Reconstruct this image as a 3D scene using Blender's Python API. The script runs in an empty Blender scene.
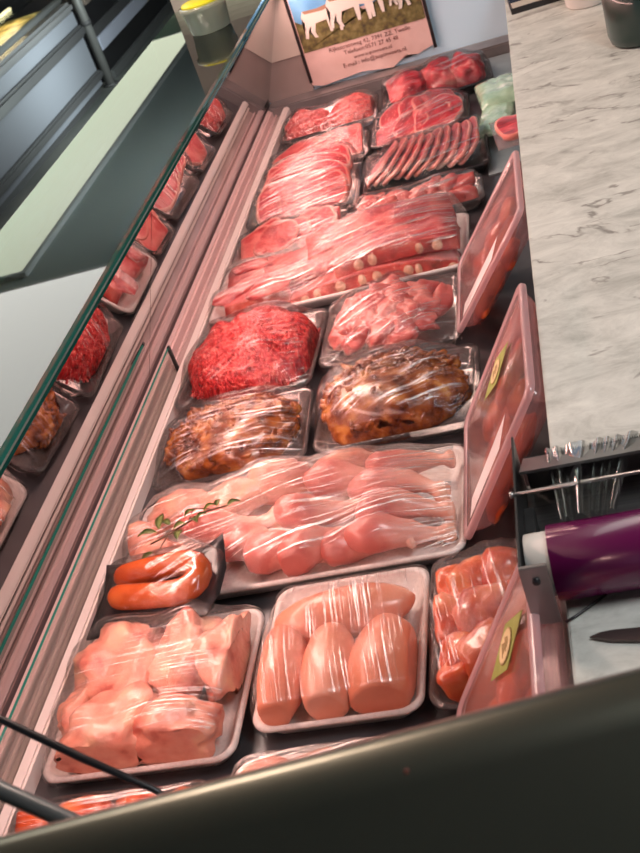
import bpy, bmesh, math, random
import numpy as np
from mathutils import Vector, Matrix, Euler, noise
PI = math.pi
scene = bpy.context.scene
C = scene.collection
random.seed(7)

# ------------------------------------------------------------------ camera
F = 1150.0
HC = 0.85
RX = Vector((0.9470815546, 0.1064241762, -0.3028372890))     # camera right  (world)
RD = Vector((-0.1950217639, -0.5585762843, -0.8062003760))   # camera down
RF = Vector((-0.2549569385, 0.8225973677, -0.5082622651))    # camera forward
cam_d = bpy.data.cameras.new('camera')
cam = bpy.data.objects.new('camera', cam_d); C.objects.link(cam)
R3 = Matrix((RX, -RD, -RF)).transposed()
cam.matrix_world = Matrix.Translation((0, 0, HC)) @ R3.to_4x4()
cam_d.sensor_fit = 'VERTICAL'; cam_d.sensor_height = 24.0
cam_d.lens = F / 853.0 * 24.0
cam_d.clip_start = 0.02; cam_d.clip_end = 60
cam_d.dof.use_dof = True
cam_d.dof.focus_distance = 1.45
cam_d.dof.aperture_fstop = cam_d.lens / 1000 / 0.0030
scene.camera = cam

def at(x, y, z=0.0):
    "point of the horizontal plane z seen at pixel x, y"
    w = RX * (x - 320) + RD * (y - 426.5) + RF * F
    return w * ((z - HC) / w.z) + Vector((0, 0, HC))

# ------------------------------------------------------------------ world, lights, exposure
scene.view_settings.view_transform = 'Standard'
scene.view_settings.look = 'None'
scene.view_settings.gamma = 1.0
scene.view_settings.use_curve_mapping = False
scene.view_settings.exposure = 0.25
scene.cycles.transparent_max_bounces = 24
scene.cycles.max_bounces = 9
scene.cycles.sample_clamp_indirect = 6.0
world = bpy.data.worlds.new('world'); scene.world = world; world.use_nodes = True
world.node_tree.nodes['Background'].inputs[0].default_value = (0.75, 0.85, 1.0, 1)
world.node_tree.nodes['Background'].inputs[1].default_value = 0.22

def area(name, loc, target, sx, sy, power, col):
    d = bpy.data.lights.new(name, 'AREA'); d.shape = 'RECTANGLE'
    d.size = sx; d.size_y = sy; d.energy = power; d.color = col
    o = bpy.data.objects.new(name, d); C.objects.link(o)
    o.location = loc
    o.rotation_euler = (Vector(target) - Vector(loc)).to_track_quat('-Z', 'Y').to_euler()
    return o
# rosy meat tube running along the case under the glass shelf
L1 = area('meat_lamp_light', (-0.60, 1.75, 0.30), (-0.40, 1.75, 0.0), 2.5, 0.03, 7.0, (1.0, 0.56, 0.48))
L1.rotation_euler = (Matrix.Rotation(0, 3, 'X')).to_euler()
_z = -(Vector((-0.36, 0, 0.0)) - Vector((-0.60, 0, 0.30))).normalized(); _x = Vector((0, 1, 0)); _y = _z.cross(_x)
L1.rotation_euler = Matrix((_x, _y, _z)).transposed().to_euler()
area('ceiling_or_fill_light', (-1.0, 2.1, 1.75), (-0.45, 1.5, 0), 0.28, 1.1, 33, (1.0, 0.72, 0.61))
area('ceiling_or_fill_light', (-1.2, 6.4, 1.80), (-3.0, 6.6, -0.7), 1.2, 4.0, 34, (0.92, 0.96, 1.0))  # added fill, brightens the floor and opposite counter
area('added_uplight', (-1.4, 6.5, 1.0), (-3.0, 7.0, 1.88), 0.5, 4.0, 80, (0.85, 1.0, 0.98))  # added fill aimed up, brightens the ceiling mirrored in the shelf
area('ceiling_or_fill_light', (0.7, 0.5, 1.75), (0.2, 1.3, 0.2), 0.4, 1.0, 20, (0.97, 0.98, 1.0))

# ------------------------------------------------------------------ object helpers
def link(name, me, parent=None, mats=()):
    o = bpy.data.objects.new(name, me); C.objects.link(o)
    for m in mats: me.materials.append(m)
    if parent is not None: o.parent = parent
    return o
def obj(name, bm, mat, parent=None, smooth=True, loc=None, rot=None):
    me = bpy.data.meshes.new(name)
    bmesh.ops.recalc_face_normals(bm, faces=bm.faces)
    bm.to_mesh(me); bm.free()
    if smooth:
        for p in me.polygons: p.use_smooth = True
    mats = mat if isinstance(mat, (list, tuple)) else [mat]
    o = link(name, me, parent, mats)
    if loc is not None: o.location = loc
    if rot is not None: o.rotation_euler = rot
    return o
def tag(o, label=None, cat=None, group=None, kind=None):
    if label: o['label'] = label
    if cat: o['category'] = cat
    if group: o['group'] = group
    if kind: o['kind'] = kind
    return o
def empty(name, loc=(0, 0, 0), rz=0.0, label=None, cat=None, group=None):
    o = bpy.data.objects.new(name, None); C.objects.link(o)
    o.location = loc; o.rotation_euler = (0, 0, rz); o.empty_display_size = 0.02
    return tag(o, label, cat, group)
def copy_tree(o, parent=None):
    c = o.copy(); C.objects.link(c)
    if parent is not None:
        c.parent = parent
    for ch in list(o.children): copy_tree(ch, c)
    return c

def box(bm, lo, hi, bev=0.0, mat=0):
    b = bmesh.new()
    bmesh.ops.create_cube(b, size=1)
    s = [hi[i] - lo[i] for i in range(3)]; c = [(hi[i] + lo[i]) / 2 for i in range(3)]
    for v in b.verts: v.co = Vector((v.co.x * s[0] + c[0], v.co.y * s[1] + c[1], v.co.z * s[2] + c[2]))
    if bev > 0: bmesh.ops.bevel(b, geom=b.edges[:], offset=bev, segments=2, affect='EDGES')
    for f in b.faces: f.material_index = mat
    merge(bm, b)
def merge(bm, b, M=None):
    me = bpy.data.meshes.new('tmp'); b.to_mesh(me); b.free()
    if M is not None: me.transform(M)
    bm.from_mesh(me); bpy.data.meshes.remove(me)
def boxobj(name, lo, hi, mat, parent=None, bev=0.0):
    bm = bmesh.new(); box(bm, lo, hi, bev)
    return obj(name, bm, mat, parent, smooth=False)
def tube(bm, pts, rad, seg=10, caps=True, mat=0):
    n = len(pts); rings = []
    pts = [Vector(p) for p in pts]
    rads = rad if isinstance(rad, (list, tuple)) else [rad] * n
    up = None
    for i in range(n):
        t = (pts[min(i + 1, n - 1)] - pts[max(i - 1, 0)]).normalized()
        if up is None:
            up = Vector((0, 0, 1)) if abs(t.z) < 0.9 else Vector((1, 0, 0))
        a = t.cross(up).normalized(); up = a.cross(t).normalized()
        rings.append([bm.verts.new(pts[i] + (a * math.cos(2 * PI * k / seg) + up * math.sin(2 * PI * k / seg)) * rads[i]) for k in range(seg)])
    for i in range(n - 1):
        for k in range(seg):
            f = bm.faces.new((rings[i][k], rings[i][(k + 1) % seg], rings[i + 1][(k + 1) % seg], rings[i + 1][k])); f.material_index = mat
    if caps:
        f = bm.faces.new(rings[0]); f.material_index = mat
        f = bm.faces.new(rings[-1][::-1]); f.material_index = mat
def loft(bm, rings, cap0=True, cap1=True, mat=0):
    vs = [[bm.verts.new(p) for p in r] for r in rings]
    n = len(vs[0])
    for i in range(len(vs) - 1):
        for k in range(n):
            f = bm.faces.new((vs[i][k], vs[i][(k + 1) % n], vs[i + 1][(k + 1) % n], vs[i + 1][k])); f.material_index = mat
    if cap0: bm.faces.new(vs[0][::-1]).material_index = mat
    if cap1: bm.faces.new(vs[-1]).material_index = mat
    return vs
def rrect(w, d, r, z, n=5, cx=0, cy=0):
    out = []
    for qx, qy, a0 in ((1, 1, 0), (-1, 1, 90), (-1, -1, 180), (1, -1, 270)):
        for k in range(n + 1):
            a = math.radians(a0 + 90 * k / n)
            out.append(Vector((cx + qx * (w / 2 - r) + r * math.cos(a), cy + qy * (d / 2 - r) + r * math.sin(a), z)))
    return out

# ------------------------------------------------------------------ materials
def newmat(name):
    m = bpy.data.materials.new(name); m.use_nodes = True
    nt = m.node_tree; nt.nodes.clear()
    out = nt.nodes.new('ShaderNodeOutputMaterial')
    return m, nt, out
def N(nt, t, **kw):
    n = nt.nodes.new(t)
    for k, v in kw.items():
        if k.startswith('_'): setattr(n, k[1:], v)
        else:
            key = k.replace('__', ' ')
            n.inputs[key].default_value = v
    return n
def ramp(nt, fac, stops):
    r = nt.nodes.new('ShaderNodeValToRGB')
    e = r.color_ramp.elements
    while len(e) < len(stops): e.new(0.5)
    for i, (p, c) in enumerate(stops):
        e[i].position = p; e[i].color = (c[0], c[1], c[2], 1) if hasattr(c, '__len__') else (c, c, c, 1)
    nt.links.new(fac, r.inputs[0]); return r.outputs[0]
def plain(name, col, rough=0.5, metal=0.0, spec=0.5, coat=0.0, emis=None, estr=0.0):
    m, nt, out = newmat(name)
    b = N(nt, 'ShaderNodeBsdfPrincipled', Roughness=rough, Metallic=metal)
    b.inputs['Base Color'].default_value = (*col, 1)
    b.inputs['Specular IOR Level'].default_value = spec
    b.inputs['Coat Weight'].default_value = coat
    if emis: b.inputs['Emission Color'].default_value = (*emis, 1); b.inputs['Emission Strength'].default_value = estr
    nt.links.new(b.outputs[0], out.inputs[0]); return m
def noisy(name, stops, scale=30.0, rough=0.4, bump=0.3, bdist=0.002, stretch=(1, 1, 1), detail=4.0, distort=0.0, metal=0.0, spec=0.5, coat=0.0, bscale=None, rnd=True, rot=(0, 0, 0)):
    m, nt, out = newmat(name)
    tc = N(nt, 'ShaderNodeTexCoord'); mp = N(nt, 'ShaderNodeMapping', Scale=stretch, Rotation=rot)
    nt.links.new(tc.outputs['Object'], mp.inputs[0])
    src = mp.outputs[0]
    if rnd:
        oi = N(nt, 'ShaderNodeObjectInfo'); mu = N(nt, 'ShaderNodeVectorMath', _operation='SCALE'); mu.inputs[0].default_value = (5, 3, 2)
        nt.links.new(oi.outputs['Random'], mu.inputs['Scale'])
        ad = N(nt, 'ShaderNodeVectorMath', _operation='ADD'); nt.links.new(src, ad.inputs[0]); nt.links.new(mu.outputs[0], ad.inputs[1]); src = ad.outputs[0]
    no = N(nt, 'ShaderNodeTexNoise', Scale=scale, Detail=detail, Distortion=distort)
    nt.links.new(src, no.inputs['Vector'])
    col = ramp(nt, no.outputs['Fac'], stops)
    b = N(nt, 'ShaderNodeBsdfPrincipled', Roughness=rough, Metallic=metal)
    b.inputs['Specular IOR Level'].default_value = spec
    b.inputs['Coat Weight'].default_value = coat; b.inputs['Coat Roughness'].default_value = 0.15
    nt.links.new(col, b.inputs['Base Color'])
    if bump:
        nb = N(nt, 'ShaderNodeTexNoise', Scale=bscale or scale * 2, Detail=3.0)
        nt.links.new(src, nb.inputs['Vector'])
        bu = N(nt, 'ShaderNodeBump', Strength=bump, Distance=bdist)
        nt.links.new(nb.outputs['Fac'], bu.inputs['Height']); nt.links.new(bu.outputs[0], b.inputs['Normal'])
    nt.links.new(b.outputs[0], out.inputs[0]); return m

def film_mat(name, angle, streak=150.0, dens=0.565, tint=(1, 1, 1), amount=0.85, soft=0.7, cover=0.42):
    "cling film: see-through, glossy, wrinkled in one pulling direction"
    m, nt, out = newmat(name)
    tc = N(nt, 'ShaderNodeTexCoord')
    oi = N(nt, 'ShaderNodeObjectInfo'); mu = N(nt, 'ShaderNodeVectorMath', _operation='SCALE'); mu.inputs[0].default_value = (7, 3, 0)
    nt.links.new(oi.outputs['Random'], mu.inputs['Scale'])
    # slight fanning of the wrinkles
    wv = N(nt, 'ShaderNodeTexNoise', Scale=6.0, Detail=1.0); nt.links.new(tc.outputs['Object'], wv.inputs['Vector'])
    sc = N(nt, 'ShaderNodeVectorMath', _operation='SCALE'); sc.inputs['Scale'].default_value = 0.0012
    nt.links.new(wv.outputs['Color'], sc.inputs[0])
    a1 = N(nt, 'ShaderNodeVectorMath', _operation='ADD'); nt.links.new(tc.outputs['Object'], a1.inputs[0]); nt.links.new(sc.outputs[0], a1.inputs[1])
    mp = N(nt, 'ShaderNodeMapping', Rotation=(0, 0, angle)); nt.links.new(a1.outputs[0], mp.inputs[0])
    mp2 = N(nt, 'ShaderNodeMapping', Scale=(2.2, streak, 1.0)); nt.links.new(mp.outputs[0], mp2.inputs[0])
    ad = N(nt, 'ShaderNodeVectorMath', _operation='ADD'); nt.links.new(mp2.outputs[0], ad.inputs[0]); nt.links.new(mu.outputs[0], ad.inputs[1])
    n1 = N(nt, 'ShaderNodeTexNoise', Scale=1.6, Detail=5.0, Roughness=0.7); nt.links.new(ad.outputs[0], n1.inputs['Vector'])
    big = N(nt, 'ShaderNodeTexNoise', Scale=14.0, Detail=2.0); nt.links.new(a1.outputs[0], big.inputs['Vector'])
    bu = N(nt, 'ShaderNodeBump', Strength=1.0, Distance=0.0022); nt.links.new(n1.outputs['Fac'], bu.inputs['Height'])
    bu2 = N(nt, 'ShaderNodeBump', Strength=soft, Distance=0.012); nt.links.new(big.outputs['Fac'], bu2.inputs['Height']); nt.links.new(bu2.outputs[0], bu.inputs['Normal'])
    lines = ramp(nt, n1.outputs['Fac'], [(dens - .01, 0.0), (dens + 0.03, 1.0)])
    where = ramp(nt, big.outputs['Fac'], [(cover, 0.0), (cover + 0.18, 1.0)])
    lw = N(nt, 'ShaderNodeLayerWeight', Blend=0.25); nt.links.new(bu.outputs[0], lw.inputs['Normal'])
    k = N(nt, 'ShaderNodeMath', _operation='MULTIPLY'); nt.links.new(lines, k.inputs[0]); nt.links.new(where, k.inputs[1])
    k2 = N(nt, 'ShaderNodeMath', _operation='MULTIPLY_ADD'); nt.links.new(lw.outputs['Fresnel'], k2.inputs[0]); k2.inputs[1].default_value = 0.55; k2.inputs[2].default_value = 0.035; k2.use_clamp = True
    tr = N(nt, 'ShaderNodeBsdfTransparent'); tr.inputs[0].default_value = (*tint, 1)
    gl = N(nt, 'ShaderNodeBsdfGlossy', Roughness=0.06); nt.links.new(bu.outputs[0], gl.inputs['Normal'])
    mx = N(nt, 'ShaderNodeMixShader'); nt.links.new(k2.outputs[0], mx.inputs[0]); nt.links.new(tr.outputs[0], mx.inputs[1]); nt.links.new(gl.outputs[0], mx.inputs[2])
    g2 = N(nt, 'ShaderNodeBsdfGlossy', Roughness=0.26); nt.links.new(bu.outputs[0], g2.inputs['Normal'])
    df = N(nt, 'ShaderNodeBsdfDiffuse'); df.inputs[0].default_value = (0.95, 0.92, 0.9, 1)
    fold = N(nt, 'ShaderNodeMixShader'); fold.inputs[0].default_value = 0.12; nt.links.new(g2.outputs[0], fold.inputs[1]); nt.links.new(df.outputs[0], fold.inputs[2])
    ge = N(nt, 'ShaderNodeNewGeometry'); sz = N(nt, 'ShaderNodeSeparateXYZ'); nt.links.new(ge.outputs['True Normal'], sz.inputs[0])
    ab_ = N(nt, 'ShaderNodeMath', _operation='ABSOLUTE'); nt.links.new(sz.outputs[2], ab_.inputs[0])
    taut = ramp(nt, ab_.outputs[0], [(0.70, 0.0), (0.92, 1.0)])
    k0 = N(nt, 'ShaderNodeMath', _operation='MULTIPLY'); nt.links.new(k.outputs[0], k0.inputs[0]); nt.links.new(taut, k0.inputs[1])
    kk = N(nt, 'ShaderNodeMath', _operation='MULTIPLY'); nt.links.new(k0.outputs[0], kk.inputs[0]); kk.inputs[1].default_value = amount
    m2 = N(nt, 'ShaderNodeMixShader'); nt.links.new(kk.outputs[0], m2.inputs[0]); nt.links.new(mx.outputs[0], m2.inputs[1]); nt.links.new(fold.outputs[0], m2.inputs[2])
    nt.links.new(m2.outputs[0], out.inputs[0]); return m
def glass_mat(name, tint, base, mult, rough=0.0, milky=0.0, milkcol=(0.9, 0.8, 0.8)):
    m, nt, out = newmat(name)
    lw = N(nt, 'ShaderNodeLayerWeight', Blend=0.3)
    k = N(nt, 'ShaderNodeMath', _operation='MULTIPLY_ADD'); k.use_clamp = True
    nt.links.new(lw.outputs['Fresnel'], k.inputs[0]); k.inputs[1].default_value = mult; k.inputs[2].default_value = base
    tr = N(nt, 'ShaderNodeBsdfTransparent'); tr.inputs[0].default_value = (*tint, 1)
    gl = N(nt, 'ShaderNodeBsdfGlossy', Roughness=rough)
    body = tr.outputs[0]
    if milky:
        di = N(nt, 'ShaderNodeBsdfDiffuse'); di.inputs[0].default_value = (*milkcol, 1)
        tl = N(nt, 'ShaderNodeBsdfTranslucent'); tl.inputs[0].default_value = (*milkcol, 1)
        m0 = N(nt, 'ShaderNodeMixShader'); m0.inputs[0].default_value = 0.5; nt.links.new(di.outputs[0], m0.inputs[1]); nt.links.new(tl.outputs[0], m0.inputs[2])
        m1 = N(nt, 'ShaderNodeMixShader'); m1.inputs[0].default_value = milky; nt.links.new(tr.outputs[0], m1.inputs[1]); nt.links.new(m0.outputs[0], m1.inputs[2]); body = m1.outputs[0]
    mx = N(nt, 'ShaderNodeMixShader'); nt.links.new(k.outputs[0], mx.inputs[0]); nt.links.new(body, mx.inputs[1]); nt.links.new(gl.outputs[0], mx.inputs[2])
    nt.links.new(mx.outputs[0], out.inputs[0]); return m
def drum_mat():
    "drumstick skin: pink, yellowish towards the knuckle end (object +X)"
    m, nt, out = newmat('drumstick_skin')
    tc = N(nt, 'ShaderNodeTexCoord'); sx = N(nt, 'ShaderNodeSeparateXYZ'); nt.links.new(tc.outputs['Object'], sx.inputs[0])
    no = N(nt, 'ShaderNodeTexNoise', Scale=45.0, Detail=3.0); nt.links.new(tc.outputs['Object'], no.inputs['Vector'])
    nb = N(nt, 'ShaderNodeMath', _operation='MULTIPLY_ADD'); nt.links.new(no.outputs['Fac'], nb.inputs[0]); nb.inputs[1].default_value = 0.35
    mr = N(nt, 'ShaderNodeMath', _operation='MULTIPLY'); nt.links.new(sx.outputs[0], mr.inputs[0]); mr.inputs[1].default_value = 6.5
    nt.links.new(mr.outputs[0], nb.inputs[2])
    col = ramp(nt, nb.outputs[0], [(0.0, (0.62, 0.15, 0.12)), (0.14, (0.74, 0.28, 0.22)), (0.5, (0.84, 0.44, 0.34)), (0.8, (0.86, 0.56, 0.36)), (0.95, (0.78, 0.46, 0.20))])
    b = N(nt, 'ShaderNodeBsdfPrincipled', Roughness=0.38); nt.links.new(col, b.inputs['Base Color'])
    b.inputs['Coat Weight'].default_value = 0.3
    bu = N(nt, 'ShaderNodeBump', Strength=0.25, Distance=0.002); nt.links.new(no.outputs['Fac'], bu.inputs['Height']); nt.links.new(bu.outputs[0], b.inputs['Normal'])
    nt.links.new(b.outputs[0], out.inputs[0]); return m

M = dict(
    chicken=noisy('chicken_skin', [(0.3, (0.50, 0.10, 0.07)), (0.42, (0.72, 0.27, 0.19)), (0.58, (0.81, 0.39, 0.28)), (0.72, (0.84, 0.52, 0.33))], 30, 0.36, 0.5, 0.003, coat=0.3, bscale=90),
    breast=noisy('chicken_breast', [(0.3, (0.68, 0.19, 0.10)), (0.55, (0.76, 0.27, 0.16)), (0.75, (0.82, 0.38, 0.27))], 12, 0.33, 0.15, 0.002, stretch=(1, .4, 1), coat=0.3),
    drum=drum_mat(),
    pieces=noisy('pale_meat', [(0.3, (0.46, 0.05, 0.05)), (0.5, (0.64, 0.14, 0.12)), (0.7, (0.78, 0.29, 0.24))], 26, 0.35, 0.3, 0.002, coat=0.25, distort=0.6),
    mince=noisy('minced_meat', [(0.3, (0.26, 0.006, 0.010)), (0.48, (0.58, 0.022, 0.026)), (0.62, (0.76, 0.08, 0.07)), (0.74, (0.86, 0.34, 0.28))], 130, 0.4, 0.5, 0.002, rnd=False),
    burger=noisy('pale_minced_meat', [(0.3, (0.40, 0.02, 0.025)), (0.5, (0.64, 0.06, 0.06)), (0.68, (0.80, 0.26, 0.22))], 110, 0.4, 0.6, 0.002, rnd=False),
    beef=noisy('red_meat', [(0.3, (0.16, 0.004, 0.010)), (0.46, (0.42, 0.013, 0.025)), (0.60, (0.62, 0.035, 0.05)), (0.74, (0.82, 0.30, 0.28))], 24, 0.36, 0.35, 0.002, stretch=(.6, 1.6, 1), distort=1.2, coat=0.25),
    beefdark=noisy('dark_red_meat', [(0.3, (0.16, 0.008, 0.015)), (0.5, (0.36, 0.02, 0.035)), (0.7, (0.60, 0.12, 0.13))], 20, 0.36, 0.35, 0.002, distort=1.0, coat=0.25),
    pork=noisy('pink_meat', [(0.3, (0.34, 0.015, 0.02)), (0.46, (0.56, 0.055, 0.06)), (0.62, (0.74, 0.19, 0.165))], 22, 0.36, 0.3, 0.002, distort=1.0, coat=0.25),
    fat=noisy('meat_fat', [(0.35, (0.66, 0.17, 0.14)), (0.65, (0.80, 0.38, 0.31))], 30, 0.4, 0.3, 0.002),
    bone=noisy('rib_bone', [(0.35, (0.45, 0.22, 0.14)), (0.65, (0.78, 0.50, 0.34))], 60, 0.5, 0.3, 0.001),
    ribcut=noisy('rib_cut_meat', [(0.3, (0.20, 0.03, 0.02)), (0.55, (0.50, 0.05, 0.04)), (0.75, (0.75, 0.15, 0.1))], 35, 0.4, 0.3, 0.002, coat=0.3),
    orange=noisy('marinated_chicken', [(0.3, (0.50, 0.04, 0.01)), (0.5, (0.74, 0.13, 0.03)), (0.7, (0.86, 0.28, 0.09))], 28, 0.28, 0.4, 0.002, coat=0.5),
    kebab=noisy('marinated_strips', [(0.33, (0.07, 0.013, 0.004)), (0.46, (0.20, 0.045, 0.008)), (0.58, (0.36, 0.095, 0.012)), (0.70, (0.60, 0.24, 0.05))], 46, 0.25, 0.5, 0.002, coat=0.5, rnd=False),
    sausage=noisy('smoked_sausage', [(0.3, (0.34, 0.05, 0.010)), (0.5, (0.46, 0.085, 0.016)), (0.7, (0.56, 0.13, 0.03))], 30, 0.22, 0.12, 0.001, coat=0.8),
    foam=noisy('white_foam_tray', [(0.4, (0.78, 0.72, 0.68)), (0.6, (0.86, 0.80, 0.76))], 200, 0.45, 0.1, 0.0005),
    clear=glass_mat('clear_tray_plastic', (1.0, 0.95, 0.94), 0.06, 1.0, 0.1, milky=0.16, milkcol=(0.9, 0.8, 0.78)),
    black=plain('black_plastic', (0.012, 0.011, 0.013), 0.35),
    deck=noisy('case_deck_steel', [(0.4, (0.045, 0.045, 0.05)), (0.6, (0.075, 0.075, 0.08))], 6, 0.28, 0.0, metal=0.3),
    ledge=noisy('ledge_steel', [(0.4, (0.22, 0.20, 0.20)), (0.6, (0.30, 0.28, 0.28))], 10, 0.35, 0.0, metal=0.5),
    rimwhite=plain('pale_rim', (0.74, 0.66, 0.62), 0.3),
    rimpink=plain('case_trim', (0.72, 0.52, 0.50), 0.35),
    trimdark=plain('dark_trim', (0.10, 0.07, 0.07), 0.4),
    channel=noisy('case_channel', [(0.4, (0.55, 0.42, 0.40)), (0.6, (0.64, 0.50, 0.47))], 8, 0.25, 0.0, metal=0.3),
    stem=plain('herb_stem', (0.10, 0.05, 0.02), 0.5),
    leaf=noisy('herb_leaf', [(0.35, (0.10, 0.16, 0.03)), (0.65, (0.30, 0.36, 0.10))], 60, 0.4, 0.4, 0.001),
    steel=noisy('brushed_steel', [(0.4, (0.30, 0.29, 0.29)), (0.6, (0.40, 0.39, 0.38))], 8, 0.32, 0.05, 0.0005, stretch=(1, 30, 1), metal=0.85),
    steeldark=plain('dark_steel', (0.10, 0.10, 0.10), 0.3, 0.7),
    rail=noisy('rail_metal', [(0.35, (0.11, 0.115, 0.09)), (0.65, (0.14, 0.14, 0.11))], 3, 0.3, 0.0, metal=0.9),
    card=plain('white_card', (0.9, 0.86, 0.86), 0.6),
    core=plain('roll_core_card', (0.82, 0.84, 0.80), 0.55),
    purple=plain('purple_film_roll', (0.115, 0.004, 0.068), 0.25, coat=0.3),
    stickergreen=noisy('green_sticker_paper', [(0.4, (0.24, 0.29, 0.05)), (0.6, (0.31, 0.36, 0.08))], 60, 0.5, 0.0),
    gold=plain('gold_seal', (0.72, 0.60, 0.32), 0.4),
    brownink=plain('brown_print', (0.28, 0.18, 0.06), 0.5),
    film0=film_mat('cling_film_across', math.radians(-13), 150, 0.545, cover=0.36),
    film1=film_mat('cling_film_level', math.radians(-4), 170, 0.54),
    film2=film_mat('cling_film_upright', math.radians(80), 190, 0.555, cover=0.40),
    film3=film_mat('cling_film_steep', math.radians(-24), 140, 0.55, cover=0.38),
    vacuum=film_mat('vacuum_film', math.radians(30), 60, 0.56, amount=0.2, soft=0.25),
    shelfglass=glass_mat('shelf_glass', (0.74, 0.92, 0.86), 0.04, 1.0),
    frontglass=glass_mat('front_glass', (0.86, 0.93, 0.90), 0.44, 1.0),
    clearglass=glass_mat('clear_glass', (0.92, 0.97, 0.95), 0.03, 0.8),
    glassedge=plain('green_glass_edge', (0.03, 0.22, 0.17), 0.12, coat=0.6),
    tub=glass_mat('frosted_tub_plastic', (1.0, 0.93, 0.93), 0.03, 0.5, 0.15, milky=0.13, milkcol=(0.92, 0.55, 0.56)),
    tubrim=glass_mat('tub_rim_plastic', (1.0, 0.9, 0.9), 0.05, 0.5, 0.2, milky=0.6, milkcol=(0.92, 0.62, 0.64)),
    cup=glass_mat('clear_cup_plastic', (0.97, 0.99, 0.96), 0.10, 0.8, 0.08, milky=0.5, milkcol=(0.95, 0.98, 0.92)),
    yellow=plain('yellow_lid_plastic', (0.85, 0.80, 0.02), 0.35),
)

# ------------------------------------------------------------------ room
def struct(name, lo, hi, m, bev=0):
    return tag(boxobj(name, lo, hi, m, None, bev), kind='structure')
FLZ = -0.85
struct('floor', (-7, -3, FLZ - 0.1), (3.5, 14, FLZ), noisy('floor_tiles', [(0.4, (0.085, 0.09, 0.085)), (0.6, (0.13, 0.13, 0.12))], 2, 0.35, 0.0, rnd=False))
struct('wall_far', (-7, 14, FLZ), (3.5, 14.1, 1.95), plain('far_wall_paint', (0.35, 0.36, 0.36), 0.8))
struct('wall_left', (-7.1, -3, FLZ), (-7, 14, 1.95), plain('left_wall_paint', (0.45, 0.45, 0.43), 0.8))
struct('wall_right', (2.4, -3, FLZ), (2.5, 14, 1.95), plain('right_wall_paint', (0.55, 0.55, 0.53), 0.8))
struct('ceiling', (-7, -3, 1.88), (2.4, 14, 1.95), plain('ceiling_paint', (0.42, 0.46, 0.46), 0.9))

def ceiling_light(x0, x1, y0, y1, col, strength, label, z=1.85):
    t = empty('ceiling_light', ((x0 + x1) / 2, (y0 + y1) / 2, z), 0, label, 'lamp')
    w, d = (x1 - x0) / 2, (y1 - y0) / 2
    bm = bmesh.new()
    for lo, hi in (((-w - .03, -d - .03, 0), (-w, d + .03, .03)), ((w, -d - .03, 0), (w + .03, d + .03, .03)), ((-w, -d - .03, 0), (w, -d, .03)), ((-w, d, 0), (w, d + .03, .03))):
        box(bm, lo, hi)
    obj('frame', bm, plain('lamp_frame', (0.7, 0.7, 0.7), 0.5), t, False)
    boxobj('diffuser', (-w, -d, 0.005), (w, d, 0.025), plain('lamp_diffuser', (0.8, 0.8, 0.8), 0.5, emis=col, estr=strength), t)
    return t
ceiling_light(-3.55, -3.05, 5.6, 10.6, (0.93, 1.0, 0.74), 1.8, 'long pale strip light mirrored in the glass shelf')
ceiling_light(-3.7, -2.0, 2.4, 5.36, (1.0, 0.99, 0.93), 2.7, 'broad white ceiling light mirrored in the near glass shelf')

# ------------------------------------------------------------------ opposite counter (upper left)
cn = empty('opposite_counter', (-3.3, 6.6, FLZ), 0, 'pale grey opposite counter with dark bumper bands and a lit glass top', 'display counter')
cn_g = plain('pale_counter_panel', (0.17, 0.175, 0.20), 0.6, spec=0.2)
cn_d = plain('dark_bumper', (0.05, 0.048, 0.05), 0.5)
def cpart(name, z0, z1, dx, m, bev=0.0, y0=-3.6, y1=0.98, x1=None):
    return boxobj(name, (-0.25 if x1 is None else x1, y0, z0 - FLZ), (0.36 + dx, y1, z1 - FLZ), m, cn, bev)
cpart('plinth', -0.85, -0.80, -0.03, cn_d)
cpart('lower_panel', -0.80, -0.755, 0.0, cn_g, 0.002)
cpart('bumper', -0.755, -0.70, 0.035, cn_d, 0.012)
cpart('middle_panel', -0.70, -0.465, 0.0, cn_g, 0.002)
cpart('bumper', -0.465, -0.39, 0.035, cn_d, 0.015)
cpart('upper_panel', -0.39, -0.30, 0.0, cn_g, 0.002)
cpart('top_rail', -0.30, -0.235, 0.02, plain('grey_rail', (0.17, 0.165, 0.17), 0.35, 0.3), 0.02)
# glass top with lit tray of dishes inside
bm = bmesh.new(); box(bm, (-0.9, -3.6, 0.618), (0.24, 0.90, 0.624)); 
tray_in = obj('lit_display_bed', bm, noisy('lit_food_bed', [(0.35, (0.12, 0.08, 0.02)), (0.55, (0.45, 0.34, 0.12)), (0.7, (0.7, 0.6, 0.3))], 9, 0.4, 0.3, 0.02, rnd=False), cn, False)
bm = bmesh.new(); tube(bm, [(0.33, -3.6, 0.65), (0.33, 0.9, 0.65)], 0.022); obj('handrail', bm, plain('handrail_grey', (0.2, 0.2, 0.2), 0.3, 0.5), cn)
bm = bmesh.new(); box(bm, (-0.9, -3.6, 0.74), (0.30, 0.92, 0.748)); obj('glass_top', bm, M['clearglass'], cn, False)
bm = bmesh.new(); box(bm, (0.02, -3.6, 0.70), (0.045, 0.8, 0.715)); obj('light_tube', bm, plain('warm_tube', (1, .9, .6), .5, emis=(1, .82, .45), estr=14), cn, False)
for k, (yy, xx) in enumerate(((-1.0, -.25), (-.55, -.12), (-1.5, -.2), (-2.1, -.1))):
    bm = bmesh.new(); bmesh.ops.create_icosphere(bm, subdivisions=3, radius=0.1)
    for v in bm.verts: v.co = v.co * (1 + .3 * noise.noise(v.co * 9 + Vector((k, 0, 0)))); v.co.z *= .6
    obj('pastry', bm, plain('pale_pastry', (.75, .62, .40), .6), cn, loc=(xx, yy + .6, .66))

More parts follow.
